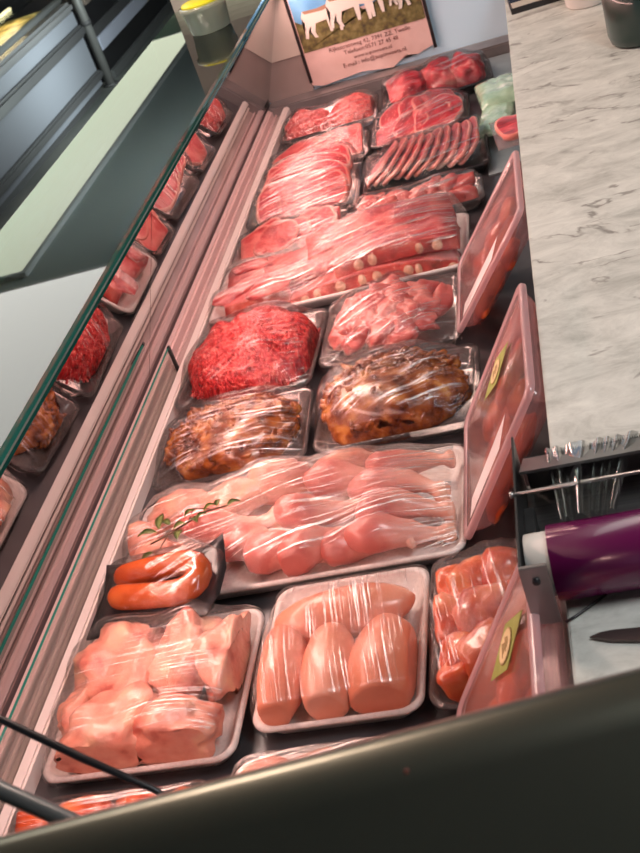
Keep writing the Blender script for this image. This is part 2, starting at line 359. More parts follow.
post = empty('railing_post', (-2.93, 7.70, FLZ), 0, 'dark grey upright post at the end of the opposite counter', 'post')
bm = bmesh.new(); tube(bm, [(0, 0, 0.0), (0, 0, 1.5)], 0.032, 14); obj('shaft', bm, plain('post_grey', (0.17, 0.165, 0.16), 0.4, 0.3), post)
bm = bmesh.new(); tube(bm, [(0, 0, 0.0), (0, 0, 0.012)], 0.055, 18); obj('foot', bm, cn_d, post)
bm = bmesh.new(); tube(bm, [(0, 0, 0.42), (0, 0, 0.45)], 0.037, 14); obj('collar', bm, cn_d, post)

fr = empty('refrigerated_cabinet', (-3.3, 9.6, FLZ), 0, 'black refrigerated cabinet with a lavender kick strip beyond the grey post', 'refrigerator')
boxobj('body', (-0.4, -1.75, 0.0), (0.33, 3.0, 1.6), M['black'], fr, 0.004)
boxobj('kick_strip', (0.3, -1.75, 0.205), (0.36, 3.0, 0.30), plain('lavender_strip', (0.36, 0.37, 0.45), 0.4), fr, 0.004)
boxobj('grey_band', (0.3, -1.75, 0.30), (0.345, 3.0, 0.37), cn_d, fr, 0.004)
boxobj('shelf_front', (0.3, -1.75, 0.52), (0.37, 3.0, 0.57), plain('brown_band', (0.13, 0.10, 0.085), 0.5), fr, 0.004)
boxobj('base_rail', (0.33, -1.75, 0.0), (0.37, 3.0, 0.06), plain('floor_rail', (0.08, 0.08, 0.08), 0.5), fr, 0.004)

# ------------------------------------------------------------------ display case
Y0, Y1 = 0.42, 3.0
case = empty('display_case', (-0.40, 1.7, -0.85), 0, 'refrigerated glass meat case with a dark deck, slanted front glass and glass shelf', 'display case')
def ab(name, lo, hi, m, bev=0.0):      # part given in world coordinates
    o = boxobj(name, lo, hi, m, case, bev); o.location = -case.location; return o
ab('deck', (-0.69, Y0, -0.02), (-0.045, Y1, 0.0), M['deck'])
ab('body', (-0.76, Y0, -0.85), (-0.034, Y1 + .05, -0.021), plain('case_body', (0.5, 0.5, 0.5), 0.5))
ab('deck_rim', (-0.697, Y0, -0.02), (-0.680, Y1 - .02, 0.022), M['rimwhite'], 0.003)
ab('front_channel', (-0.742, Y0, -0.02), (-0.698, Y1 - .02, 0.004), M['channel'], 0.001)
ab('channel_ridge', (-0.704, Y0, 0.004), (-0.6985, Y1 - .02, 0.012), M['rimwhite'], 0.001)
ab('channel_ridge', (-0.722, Y0, 0.004), (-0.7185, Y1 - .02, 0.010), M['rimpink'], 0.001)
ab('added_sill', (-0.93, Y0, -0.03), (-0.753, Y1 - .02, -0.002), plain('mauve_reflection_tone', (0.24, 0.17, 0.17), 0.4))  # sill added outside the glass, coloured to imitate the mauve reflection
ab('glass_seat', (-0.752, Y0, -0.02), (-0.7425, Y1 - .02, 0.030), M['trimdark'], 0.002)
ab('glass_strip', (-0.7435, Y0, 0.0), (-0.727, Y1 - .02, 0.024), M['rimpink'], 0.004)
ab('back_upstand', (-0.05, Y0, -0.02), (-0.035, Y1, 0.12), M['ledge'])
ab('deck_sheen_plate', (-0.165, 2.16, 0.0), (-0.052, 2.925, 0.003), noisy('pale_blue_deck_sheen', [(0.4, (0.22, 0.28, 0.30)), (0.6, (0.30, 0.37, 0.39))], 9, 0.35, 0.0, metal=0.2))  # added pale plate, the deck steel's reflection put into its colour
# slanted front glass in two panes with the joint between them
lean = 0.43
def pane(y0, y1):
    bm = bmesh.new(); z0, z1 = 0.025, 0.305; t = 0.006
    xb, xt = -0.744, -0.744 + lean * (z1 - z0)
    P = [(xb, z0), (xb - t, z0), (xt - t, z1), (xt, z1)]
    a = [bm.verts.new((x, y0, z)) for x, z in P]; b = [bm.verts.new((x, y1, z)) for x, z in P]
    for i in range(4):
        f = bm.faces.new((a[i], a[(i + 1) % 4], b[(i + 1) % 4], b[i]))
    bm.faces.new(a[::-1]); bm.faces.new(b)
    for f in bm.faces:
        c = f.calc_center_median()
        if abs(c.y - y0) < 1e-4 or abs(c.y - y1) < 1e-4: f.material_index = 1
    o = obj('front_glass', bm, [M['frontglass'], plain('joint_dark', (0.03, 0.04, 0.035), .3)], case, False); o.location = -case.location
pane(Y0, 1.594); pane(1.5965, Y1)
# top shelf pane with green edge
bm = bmesh.new(); box(bm, (-0.9, Y0 - .1, 0.306), (-0.632, Y1, 0.318))
bm.faces.ensure_lookup_table()
for f in bm.faces:
    c = f.calc_center_median()
    if not (abs(c.z - .306) < 1e-4 or abs(c.z - .318) < 1e-4): f.material_index = 1
o = obj('glass_shelf', bm, [M['shelfglass'], M['glassedge']], case, False); o.location = -case.location
# low guard glass standing in the channel
bm = bmesh.new(); box(bm, (-0.712, Y0, 0.004), (-0.708, 1.64, 0.050))
for f in bm.faces:
    if f.calc_center_median().z > .049: f.material_index = 1
o = obj('guard_glass', bm, [glass_mat('guard_glass_clear', (0.95, 0.98, 0.96), 0.02, 0.25), M['glassedge']], case, False); o.location = -case.location
bm = bmesh.new(); box(bm, (-0.7125, 1.637, 0.0), (-0.7075, 1.645, 0.052), 0.001); o = obj('guard_clip', bm, M['black'], case, False); o.location = -case.location
# far end
ab('end_ledge', (-0.74, 2.93, -0.02), (-0.045, 3.0, 0.028), M['ledge'], 0.004)
ab('end_panel', (-0.90, 3.0, 0.0), (-0.03, 3.02, 0.55), noisy('bluish_white_panel', [(0.4, (0.50, 0.78, 0.95)), (0.6, (0.58, 0.84, 0.98))], 2, 0.4, 0.0))
ab('corner_post', (-0.745, 2.955, 0.0), (-0.735, 2.965, 0.30), M['steeldark'])
ab('lower_board', (-0.90, 2.990, 0.028), (-0.615, 2.9985, 0.125), noisy('taupe_board', [(0.4, (0.26, 0.21, 0.19)), (0.6, (0.33, 0.27, 0.25))], 4, 0.5, 0.0))
ab('upper_board', (-0.90, 2.986, 0.127), (-0.615, 2.9985, 0.54), noisy('cream_board', [(0.4, (0.50, 0.46, 0.40)), (0.6, (0.58, 0.54, 0.48))], 3, 0.5, 0.0))

# poster on the far end panel
po = empty('goat_poster', (-0.447, 2.984, 0.03), 0, 'poster of white goats on grass with printed address lines, on the far end panel', 'poster')
PW, PH = 0.335, 0.42
def flat(name, pts, m, y, parent, th=0.0006):
    bm = bmesh.new()
    a = [bm.verts.new((x, y, z)) for x, z in pts]; b = [bm.verts.new((x, y + th, z)) for x, z in pts]
    bm.faces.new(a[::-1] if True else a); bm.faces.new(b)
    n = len(a)
    for i in range(n): bm.faces.new((a[i], a[(i + 1) % n], b[(i + 1) % n], b[i]))
    bmesh.ops.triangulate(bm, faces=[f for f in bm.faces if len(f.verts) > 4])
    return obj(name, bm, m, parent, False)
h = PW / 2
flat('paper', [(-h, .012), (-h + .03, .004), (-.03, 0.012), (.05, 0.0), (.09, .022), (.12, .016), (h, .03), (h, PH), (-h, PH)], noisy('poster_paper', [(0.35, (0.62, 0.42, 0.38)), (0.65, (0.74, 0.54, 0.50))], 9, 0.35, 0.2, 0.003, coat=0.2), 0, po)
flat('painted_sky', [(-h + .006, .17), (h - .006, .17), (h - .006, PH - .01), (-h + .006, PH - .01)], noisy('sky_paint', [(0.3, (0.06, 0.24, 0.50)), (0.6, (0.16, 0.42, 0.68)), (0.8, (.5, .6, .7))], 12, 0.5, 0.0, rnd=False), -0.0008, po)
flat('painted_meadow', [(-h + .006, .098), (h - .006, .098)] + [(h - .006 - (PW - .012) * k / 14, .168 + .012 * math.sin(k * 1.9)) for k in range(15)], noisy('meadow_paint', [(0.3, (0.05, 0.04, 0.02)), (0.5, (0.14, 0.12, 0.035)), (0.68, (0.22, 0.20, 0.08)), (.8, (.4, .36, .25))], 60, 0.6, 0.0, rnd=False), -0.0016, po)
for sx in (-1, 1):
    flat('black_edge', [(sx * h - .004, .02), (sx * h + .004, .02), (sx * h + .004, PH), (sx * h - .004, PH)], M['black'], -0.002, po, 0.004)
gw = plain('goat_white_paint', (0.72, 0.68, 0.62), 0.6); gb = plain('goat_brown_paint', (0.32, 0.20, 0.13), 0.6)
def goat(cx, z, s, flip=1, off=0.0):
    body = [(-.045, .035), (-.05, .05), (-.044, .062), (-.01, .06), (.02, .064), (.034, .078), (.05, .088), (.066, .078), (.058, .07), (.045, .06), (.038, .04), (.034, .0), (.028, .0), (.026, .032), (.016, .034), (.012, .004), (.006, .004), (.004, .032), (-.022, .03), (-.028, .012), (-.024, .0), (-.031, .0), (-.037, .014), (-.034, .03), (-.042, .016), (-.046, .002), (-.053, .003), (-.049, .02)]
    flat('painted_goat', [(cx + flip * x * s, z + y * s) for x, y in body], gw, -0.0026 - off, po)
    flat('painted_goat_back', [(cx + flip * x * s, z + y * s) for x, y in [(-.044, .062), (-.04, .055), (.0, .053), (.03, .06), (.02, .0645), (-.01, .0605)]], gb, -0.0032 - off, po)
goat(-.085, .128, 1.15); goat(-.01, .135, 1.25, 1, .0015); goat(.075, .138, 1.15, -1, .003); goat(.125, .15, .8, 1, .0045)
def text(s, x, z, size, parent, m, y=-0.0012):
    cu = bpy.data.curves.new('lettering', 'FONT'); cu.body = s; cu.size = size; cu.align_x = 'CENTER'; cu.resolution_u = 2; cu.extrude = 0.0002
    o = bpy.data.objects.new('lettering', cu); C.objects.link(o); o.parent = parent
    dg = bpy.context.evaluated_depsgraph_get(); me = bpy.data.meshes.new_from_object(o.evaluated_get(dg))
    bpy.data.objects.remove(o)
    t = link('lettering', me, parent, [m]); t.location = (x, y, z); t.rotation_euler = (PI / 2, 0, 0)
    return t
ink = plain('dark_red_ink', (0.16, 0.06, 0.05), 0.6)
text('Rijksstraatweg 42, 7391 ZZ, Twello', .01, .082, .0150, po, ink)
text('Telefoon:0571 27 45 48', .01, .066, .0150, po, ink)
text('www.aupinweets.nl', .01, .050, .0130, po, ink)
text('E-mail : info@aupinweets.nl', .01, .034, .0150, po, ink)

# ------------------------------------------------------------------ worktop
wt = empty('marble_worktop', (0.5, 1.8, 0.16), 0, 'pale grey marble worktop with dark veins along the right of the case', 'worktop')
def marble():
    m, nt, out = newmat('veined_marble')
    tc = N(nt, 'ShaderNodeTexCoord')
    mp = N(nt, 'ShaderNodeMapping', Rotation=(0, 0, math.radians(-52)), Scale=(1, 1.9, 1)); nt.links.new(tc.outputs['Object'], mp.inputs[0])
    n1 = N(nt, 'ShaderNodeTexNoise', Scale=13.0, Detail=9.0, Roughness=0.72, Distortion=0.5); nt.links.new(mp.outputs[0], n1.inputs['Vector'])
    base = ramp(nt, n1.outputs['Fac'], [(0.32, (0.40, 0.41, 0.37)), (0.5, (0.58, 0.59, 0.54)), (0.68, (0.72, 0.73, 0.67))])
    n2 = N(nt, 'ShaderNodeTexNoise', Scale=3.2, Detail=6.0, Roughness=0.55, Distortion=0.9); nt.links.new(mp.outputs[0], n2.inputs['Vector'])
    vein = ramp(nt, n2.outputs['Fac'], [(0.480, 0.0), (0.495, 1.0), (0.51, 0.0)])
    n3 = N(nt, 'ShaderNodeTexNoise', Scale=11.0, Detail=2.0); nt.links.new(mp.outputs[0], n3.inputs['Vector'])
    gate = ramp(nt, n3.outputs['Fac'], [(0.48, 0.0), (0.58, 1.0)])
    k = N(nt, 'ShaderNodeMath', _operation='MULTIPLY'); nt.links.new(vein, k.inputs[0]); nt.links.new(gate, k.inputs[1])
    n4 = N(nt, 'ShaderNodeTexNoise', Scale=15.0, Detail=3.0, Distortion=0.6); nt.links.new(mp.outputs[0], n4.inputs['Vector'])
    spot = ramp(nt, n4.outputs['Fac'], [(0.66, 0.0), (0.70, 0.8)])
    k2 = N(nt, 'ShaderNodeMath', _operation='MAXIMUM'); nt.links.new(k.outputs[0], k2.inputs[0]); nt.links.new(spot, k2.inputs[1])
    k3 = N(nt, 'ShaderNodeMath', _operation='MULTIPLY'); nt.links.new(k2.outputs[0], k3.inputs[0]); k3.inputs[1].default_value = 0.8
    mx = N(nt, 'ShaderNodeMix', _data_type='RGBA'); nt.links.new(k3.outputs[0], mx.inputs[0]); nt.links.new(base, mx.inputs[6]); mx.inputs[7].default_value = (0.14, 0.125, 0.11, 1)
    b = N(nt, 'ShaderNodeBsdfPrincipled', Roughness=0.42); nt.links.new(mx.outputs[2], b.inputs['Base Color'])
    bu = N(nt, 'ShaderNodeBump', Strength=0.25, Distance=0.004); nt.links.new(n1.outputs['Fac'], bu.inputs['Height']); nt.links.new(bu.outputs[0], b.inputs['Normal'])
    nt.links.new(b.outputs[0], out.inputs[0]); return m
boxobj('slab', (-0.577, -1.4, 0.018), (0.4, 1.5, 0.04), marble(), wt, 0.0015)
boxobj('cabinet_front', (-0.53, -1.38, -0.995), (0.38, 1.48, 0.018), plain('dark_cabinet', (0.12, 0.10, 0.10), 0.5), wt)

# ------------------------------------------------------------------ meat shapes
def blob(dims, seed, amp=0.18, freq=2.2, sub=3, flat_b=0.5, bend=0.0, fine=0.03, taper=0.0):
    bm = bmesh.new(); bmesh.ops.create_icosphere(bm, subdivisions=sub, radius=1.0)
    off = Vector((seed * 1.37, seed * 2.11, seed * 0.71))
    for v in bm.verts:
        p = v.co.copy()
        r = 1 + amp * noise.noise(p * freq * 0.6 + off) * 1.6 + amp * .5 * noise.noise(p * freq * 1.4 + off) + fine * noise.noise(p * 7 + off)
        q = p * r
        if q.z < -flat_b: q.z = -flat_b + (q.z + flat_b) * .2
        s = 1 - taper * q.x
        q = Vector((q.x * dims[0], q.y * dims[1] * s, q.z * dims[2] * s))
        q.z += bend * (q.x ** 2) / max(dims[0], 1e-4)
        v.co = q
    return bm
def drumstick_bm(L=0.12, R=0.027, seed=0):
    "lathed along X: fat bulb at -X, thin shank, knuckle at +X"
    prof = [(-.5, .02), (-.485, .42), (-.44, .72), (-.36, .93), (-.26, 1.0), (-.14, .95), (-.02, .80), (.10, .60), (.20, .44), (.28, .36), (.35, .36), (.40, .45), (.44, .50), (.48, .42), (.5, .05)]
    off = Vector((seed * 3.1, seed, 0)); rings = []
    for t, r in prof:
        ring = []
        for k in range(18):
            a = 2 * PI * k / 18
            p = Vector((t * L, math.cos(a) * r * R, math.sin(a) * r * R * .9))
            d = 1 + .22 * noise.noise(p * 34 + off) + .10 * noise.noise(p * 90 + off)
            if t > .38: d *= 1 + .22 * abs(math.cos(a))
            ring.append(Vector((p.x + .006 * noise.noise(p * 20 + off) * (abs(t) < .48), p.y * d + .008 * math.sin(t * 5 + seed), p.z * d)))
        rings.append(ring)
    bm = bmesh.new(); loft(bm, rings); return bm
def slice_bm(L, W, T, seed=0, fat=0.86, lobes=0.10, bend=0.0):
    "a slice of meat lying in XY: red face (slot 0), fat rim (slot 1)"
    n = 36; bm = bmesh.new(); off = Vector((seed * 1.7, seed * .9, 3))
    def ringpts(f, z):
        out = []
        for k in range(n):
            a = 2 * PI * k / n; c, s = math.cos(a), math.sin(a)
            e = (abs(c) ** 2.6 + abs(s) ** 2.6) ** (-1 / 2.6)
            r = e * (1 + lobes * 2 * noise.noise(Vector((c * 1.3, s * 1.3, 0)) + off))
            x, y = c * r * f * L / 2, s * r * f * W / 2
            zz = z + bend * (x / L) ** 2 + .0035 * noise.noise(Vector((x * 25, y * 25, seed)))
            out.append(Vector((x, y, zz)))
        return out
    fs = [0.02, 0.35, 0.65, fat, 0.965, 1.0]
    rings = [ringpts(f, T / 2 * (1 if f < .99 else .45)) for f in fs] + [ringpts(f, -T / 2 * (1 if f < .99 else .45)) for f in fs[::-1]]
    vs = [[bm.verts.new(p) for p in r] for r in rings]
    for i in range(len(vs) - 1):
        rim = 3 <= i <= 7
        for k in range(n):
            f = bm.faces.new((vs[i][k], vs[i][(k + 1) % n], vs[i + 1][(k + 1) % n], vs[i + 1][k])); f.material_index = 1 if rim else 0
    bm.faces.new(vs[0][::-1]); bm.faces.new(vs[-1])
    return bm

# ------------------------------------------------------------------ trays and film
def tray_bm(W, D, Hh=0.022, rim=0.007, inset=0.012, rc=0.022):
    bm = bmesh.new()
    R = [rrect(W - 2 * inset - .004, D - 2 * inset - .004, rc * .8, 0.0), rrect(W - inset, D - inset, rc, Hh * .6), rrect(W, D, rc, Hh - .003), rrect(W, D, rc, Hh), rrect(W - rim, D - rim, rc, Hh + .002),
         rrect(W - 2 * rim, D - 2 * rim, rc * .9, Hh - .001), rrect(W - 2 * inset - .006, D - 2 * inset - .006, rc * .8, 0.006), rrect(W - 4 * inset, D - 4 * inset, rc * .6, 0.004)]
    loft(bm, R); return bm
def height_of(objs, W, D, nx, ny):
    H = np.full((nx, ny), -1.0)
    for o in objs:
        Mx = o.matrix_basis if o.parent is None or o.parent.parent is None else o.parent.matrix_basis @ o.matrix_basis
        me = o.data; n = len(me.vertices); co = np.empty(n * 3); me.vertices.foreach_get('co', co); co = co.reshape(-1, 3)
        A = np.array(Mx)
        co = co @ A[:3, :3].T + A[:3, 3]
        # also sample the face centres so coarse meshes leave no holes
        pc = np.array([A[:3, :3] @ np.array(p.center) + A[:3, 3] for p in me.polygons]) if len(me.polygons) < 4000 else np.zeros((0, 3))
        co = np.vstack([co, pc]) if len(pc) else co
        i = np.clip(((co[:, 0] / W + .5) * (nx - 1)).round().astype(int), 0, nx - 1)
        j = np.clip(((co[:, 1] / D + .5) * (ny - 1)).round().astype(int), 0, ny - 1)
        np.maximum.at(H, (i, j), co[:, 2])
    return H
def film_bm(objs, W, D, Hrim, seed=0, rc=0.02, relax=60, gap=0.0025, wr=0.0016, ang=0.0):
    nx = max(30, int(W / .0052)); ny = max(24, int(D / .0052))
    H = height_of(objs, W, D, nx, ny)
    H = np.where(H > 0, H + gap, -1)
    G = H.copy()
    for _ in range(2):      # dilate
        P = np.pad(G, 1, constant_values=-1)
        G = np.max([P[a:a + nx, b:b + ny] for a in range(3) for b in range(3)], axis=0)
    Hd = np.maximum(H, G - .003)
    X, Y = np.meshgrid(np.linspace(-W / 2, W / 2, nx), np.linspace(-D / 2, D / 2, ny), indexing='ij')
    edge = np.zeros((nx, ny), bool); edge[0, :] = edge[-1, :] = edge[:, 0] = edge[:, -1] = True
    Fm = np.maximum(Hd, Hrim); Fm[edge] = Hrim
    for _ in range(relax * 4):
        A = Fm.copy(); A[1:-1, 1:-1] = (Fm[2:, 1:-1] + Fm[:-2, 1:-1] + Fm[1:-1, 2:] + Fm[1:-1, :-2]) / 4
        Fm = np.maximum(A, Hd); Fm[edge] = Hrim
    # soften the highest spots, add taut pull lines
    for _ in range(2):
        A = Fm.copy(); A[1:-1, 1:-1] = (Fm[2:, 1:-1] + Fm[:-2, 1:-1] + Fm[1:-1, 2:] + Fm[1:-1, :-2] + 2 * Fm[1:-1, 1:-1]) / 6
        Fm = A
    bm = bmesh.new(); V = []
    ca, sa = math.cos(ang), math.sin(ang)
    for i in range(nx):
        row = []
        for j in range(ny):
            x, y = X[i, j], Y[i, j]
            u, v = x * ca + y * sa, -x * sa + y * ca
            dz = 0 if edge[i, j] else abs(noise.noise(Vector((u * 7 + seed, v * 75, seed)))) * wr * 2.2
            # rounded corners
            qx, qy = abs(x) - (W / 2 - rc), abs(y) - (D / 2 - rc)
            if qx > 0 and qy > 0:
                d = math.hypot(qx, qy); m = max(qx, qy)
                if d > 0: x = math.copysign(W / 2 - rc + qx * m / d, x); y = math.copysign(D / 2 - rc + qy * m / d, y)
            row.append(bm.verts.new((x, y, float(Fm[i, j]) + dz + .0006)))
        V.append(row)
    for i in range(nx - 1):
        for j in range(ny - 1): bm.faces.new((V[i][j], V[i + 1][j], V[i + 1][j + 1], V[i][j + 1]))
    # skirt folded down round the tray
    loop = [V[i][0] for i in range(nx)] + [V[-1][j] for j in range(1, ny)] + [V[i][-1] for i in range(nx - 2, -1, -1)] + [V[0][j] for j in range(ny - 2, 0, -1)]
    prev = loop
    for lev, (s, z) in enumerate(((1.012, Hrim * .75), (0.985, Hrim * .35), (0.955, 0.003))):
        cur = []
        for k, v in enumerate(loop):
            w = 1 + .006 * noise.noise(Vector((v.co.x * 90, v.co.y * 90, lev * 2.0 + seed)))
            cur.append(bm.verts.new((v.co.x * s * w, v.co.y * s * w, z)))
        for k in range(len(loop)):
            bm.faces.new((prev[k], cur[k], cur[(k + 1) % len(loop)], prev[(k + 1) % len(loop)]))
        prev = cur
    return bm

class Pack:
    def __init__(s, name, x0, x1, y0, y1, label, cat='meat pack', group=None, rz=0.0, tray='foam', tilt=(0, 0), z=0.001, Hh=0.022):
        s.W, s.D = x1 - x0, y1 - y0
        s.cx, s.cy = (x0 + x1) / 2, (y0 + y1) / 2
        s.z = z; s.H = Hh
        s.root = empty(name, (s.cx, s.cy, z), 0, label, cat, group)
        s.root.rotation_euler = (tilt[0], tilt[1], rz)
        obj('tray', tray_bm(s.W, s.D, Hh), M[tray], s.root)
        s.parts = []
    def put(s, name, bm, m, x, y, z, rot=(0, 0, 0), kind=None, film=True):
        o = obj(name, bm, m, s.root, loc=(x, y, z), rot=rot)
        if kind: o['kind'] = kind
        if film: s.parts.append(o)
        return o
    def loc(s, px, py, z=0.03):
        "pixel to tray-local x, y"
        p = at(px, py, z + s.z); return p.x - s.cx, p.y - s.cy
    def settle(s):
        "push every vertex that pokes through the tray bottom or walls back inside"
        for o in s.parts:
            Mx = o.matrix_basis.copy(); Mi = Mx.inverted()
            for v in o.data.vertices:
                w = Mx @ v.co
                lim_x, lim_y = s.W / 2 - .012, s.D / 2 - .012
                nx_ = max(-lim_x, min(lim_x, w.x)); ny_ = max(-lim_y, min(lim_y, w.y)); nz = max(.0075, w.z)
                if (nx_, ny_, nz) != (w.x, w.y, w.z): v.co = Mi @ Vector((nx_, ny_, nz))
    def wrap(s, m='film0', seed=0, ang=0.35, **kw):
        s.settle()
        return obj('cling_film', film_bm(s.parts, s.W, s.D, s.H + .003, seed, ang=ang, **kw), M[m], s.root)

GP = 'wrapped meat packs in the case'
# --- 1 chicken thighs, near left
p = Pack('chicken_thigh_pack', -0.662, -0.440, 0.752, 0.975, 'film-wrapped tray of chunky chicken thighs below the black sausage pack', group=GP)
for i, (px, py, dx, dy, dz, rz, rx) in enumerate(((125, 662, .056, .056, .034, .3, .0), (190, 658, .040, .056, .036, -.25, .1), (232, 658, .036, .058, .030, -.1, 0), (112, 735, .060, .046, .036, .7, 0), (180, 732, .044, .042, .032, .1, 0), (78, 715, .02, .03, .018, 0, 0))):
    x, y = p.loc(px, py, .035)
    p.put('chicken_thigh', blob((dx, dy, dz), i + 3, .30, 2.4, 4, .7, fine=.05), M['chicken'], x, y, .036, (rx, 0, rz))
p.wrap('film1', 1, 0.05)
# --- 2 chicken breasts
p = Pack('chicken_breast_pack', -0.428, -0.245, 0.782, 1.000, 'film-wrapped tray of smooth chicken breasts, three upright and one across', group=GP)
for i, (px, py, dx, dy, dz, rz) in enumerate(((343, 613, .084, .034, .028, .12), (281, 678, .030, .070, .030, .02), (330, 676, .031, .070, .030, .0), (384, 672, .039, .072, .034, -.04))):
    x, y = p.loc(px, py, .03)
    b = blob((dx, dy, dz), i * 2 + 1, .07, 1.5, 4, .75, fine=.012)
    if i:   # teardrop: narrower towards the near end
        for v in b.verts:
            t = v.co.y / dy; v.co.x *= 1 + .12 * t; v.co.z *= 1 + .22 * t
    p.put('chicken_breast', b, M['breast'], x, y, .030, (0, 0, rz))
p.wrap('film2', 2, 1.5, wr=.001)
# --- 3 smoked sausage in its black vacuum tray
s0 = at(166, 588, .03)
s0 = at(164, 590, .05)
sp = empty('sausage_pack', (s0.x + .004, s0.y - .012, 0.056), math.radians(4), 'black vacuum pack holding a horseshoe-shaped smoked sausage', 'meat pack', GP)
sp.rotation_euler = (math.radians(6), 0, math.radians(-1))
bm = bmesh.new()
out = [(-.082, -.062), (-.02, -.060), (.05, -.052), (.066, -.050), (.078, -.02), (.080, .02), (.066, .078), (.05, .060), (.0, .050), (-.05, .052), (-.086, .056), (-.078, .01)]
def smoothloop(pts, sub=4):
    n = len(pts); r = []
    for i in range(n):
        a, b = Vector(pts[i]), Vector(pts[(i + 1) % n])
        for k in range(sub): r.append(a.lerp(b, k / sub))
    return r
lp = smoothloop(out)
loft(bm, [[Vector((p_.x * s, p_.y * s, z + .002 * noise.noise(Vector((p_.x * 60, p_.y * 60, z * 100))))) for p_ in lp] for s, z in ((.9, 0), (1.0, .004), (1.0, .006), (.86, .008), (.5, .006))])
obj('tray', bm, M['black'], sp)
pts = []; rad = []
for k in range(33):     # horseshoe: two arms meeting at a bend on the right
    t = k / 32
    if t < .38: q = t / .38; x, y = -.052 + q * .080, .0125 + .0085 * math.sin(q * PI / 2)
    elif t > .62: q = (1 - t) / .38; x, y = -.052 + q * .080, -.0125 - .0085 * math.sin(q * PI / 2)
    else:
        a = (t - .38) / .24 * PI; x, y = .028 + .022 * math.sin(a), .021 * math.cos(a)
    x *= 1.10; y *= 1.12
    rad.append(.0158 * (1 if .05 < t < .95 else (.45 if t in (0, 1) else .88))); pts.append((x, y, .020))
bm = bmesh.new(); tube(bm, pts, rad, 16)
for v in bm.verts: v.co += v.normal * 0 + Vector((0, 0, .0))
sau = obj('smoked_sausage', bm, M['sausage'], sp)
fb = film_bm([sau], .150, .108, .0085, 5, wr=.0025, ang=.5, relax=3, gap=.0012)
obj('cling_film', fb, M['vacuum'], sp)
# --- 4 drumsticks, full width
p = Pack('drumstick_pack', -0.655, -0.203, 1.012, 1.228, 'long wrapped tray of raw chicken drumsticks, full width of the case', group=GP)
for i, (bx, by, kx, ky, z, R, L0) in enumerate(((402, 462, 466, 458, .038, .021, .10), (376, 486, 448, 490, .046, .022, .115), (380, 514, 452, 503, .040, .024, .12), (374, 542, 454, 531, .032, .023, .12),
        (343, 560, 412, 552, .028, .023, .10), (300, 556, 360, 524, .036, .025, .115), (264, 578, 334, 566, .030, .024, .115), (300, 516, 372, 498, .050, .023, .115), (330, 480, 400, 476, .048, .023, .115),
        (238, 548, 304, 540, .030, .024, .11), (205, 528, 280, 512, .042, .024, .12))):
    a = at(bx, by, z); b = at(kx, ky, z); d = b - a
    L = d.length * 1.38; R *= 1.12
    c = a + d.normalized() * .26 * L
    c.x = min(c.x, p.cx + p.W / 2 - .010 - L / 2); c.y = max(c.y, p.cy - p.D / 2 + R + .014)
    p.put('drumstick', drumstick_bm(L, R, i), M['drum'], c.x - p.cx, c.y - p.cy, z - p.z, (i * .7, 0.05, math.atan2(d.y, d.x)))
for i, (px, py, dx, dy, dz, rz) in enumerate(((140, 540, .032, .030, .024, .3), (180, 510, .045, .030, .026, .2), (235, 500, .05, .028, .028, .4), (160, 555, .035, .022, .02, 0), (278, 480, .05, .028, .03, .3), (345, 465, .045, .02, .025, .2), (190, 560, .04, .02, .022, 0))):
    x, y = p.loc(px, py, .035)
    p.put('chicken_thigh', blob((dx, dy, dz), i + 31, .2, 2.2, 3, .7), M['chicken'], x, y, .034, (0, 0, rz))
p.wrap('film0', 4, .30)
# --- 5, 6 marinated strips
def strips(p, n, cx, cy, rx, ry, hz, seed):
    rnd = random.Random(seed); bm = bmesh.new()
    b = blob((rx, ry, hz), seed, .12, 2, 4, .35)
    merge(bm, b, Matrix.Translation((cx, cy, .02)))
    for i in range(n):
        a = rnd.uniform(0, 2 * PI); r = math.sqrt(rnd.random()) * .96
        x, y = r * math.cos(a) * rx, r * math.sin(a) * ry
        z = .018 + hz * math.sqrt(max(0, 1 - r * r)) * rnd.uniform(.88, 1.06)
        s = blob((rnd.uniform(.007, .018), rnd.uniform(.003, .007), rnd.uniform(.003, .006)), i + seed, .3, 2.5, 2, .9)
        merge(bm, s, Matrix.Translation((cx + x, cy + y, z)) @ Euler((rnd.uniform(-.5, .5) - y / ry * .6, rnd.uniform(-.5, .5) + x / rx * .6, rnd.uniform(0, PI))).to_matrix().to_4x4())
    return p.put('marinated_strips', bm, M['kebab'], 0, 0, 0, kind='stuff')
p = Pack('marinated_meat_pack', -0.663, -0.432, 1.262, 1.452, 'wrapped tray of brown marinated strips beside the glass, film with a white glare', group=GP, rz=.04, tray='clear')
strips(p, 260, -.0, .0, .108, .088, .042, 11); p.wrap('film1', 6, .1, wr=.002)
p = Pack('marinated_meat_pack', -0.420, -0.185, 1.272, 1.478, 'heaped orange-brown marinated strips in a clear pack beside the plastic tubs', group=GP, tray='clear')
strips(p, 330, -.004, -.006, .108, .090, .058, 12); p.wrap('film3', 7, .6)
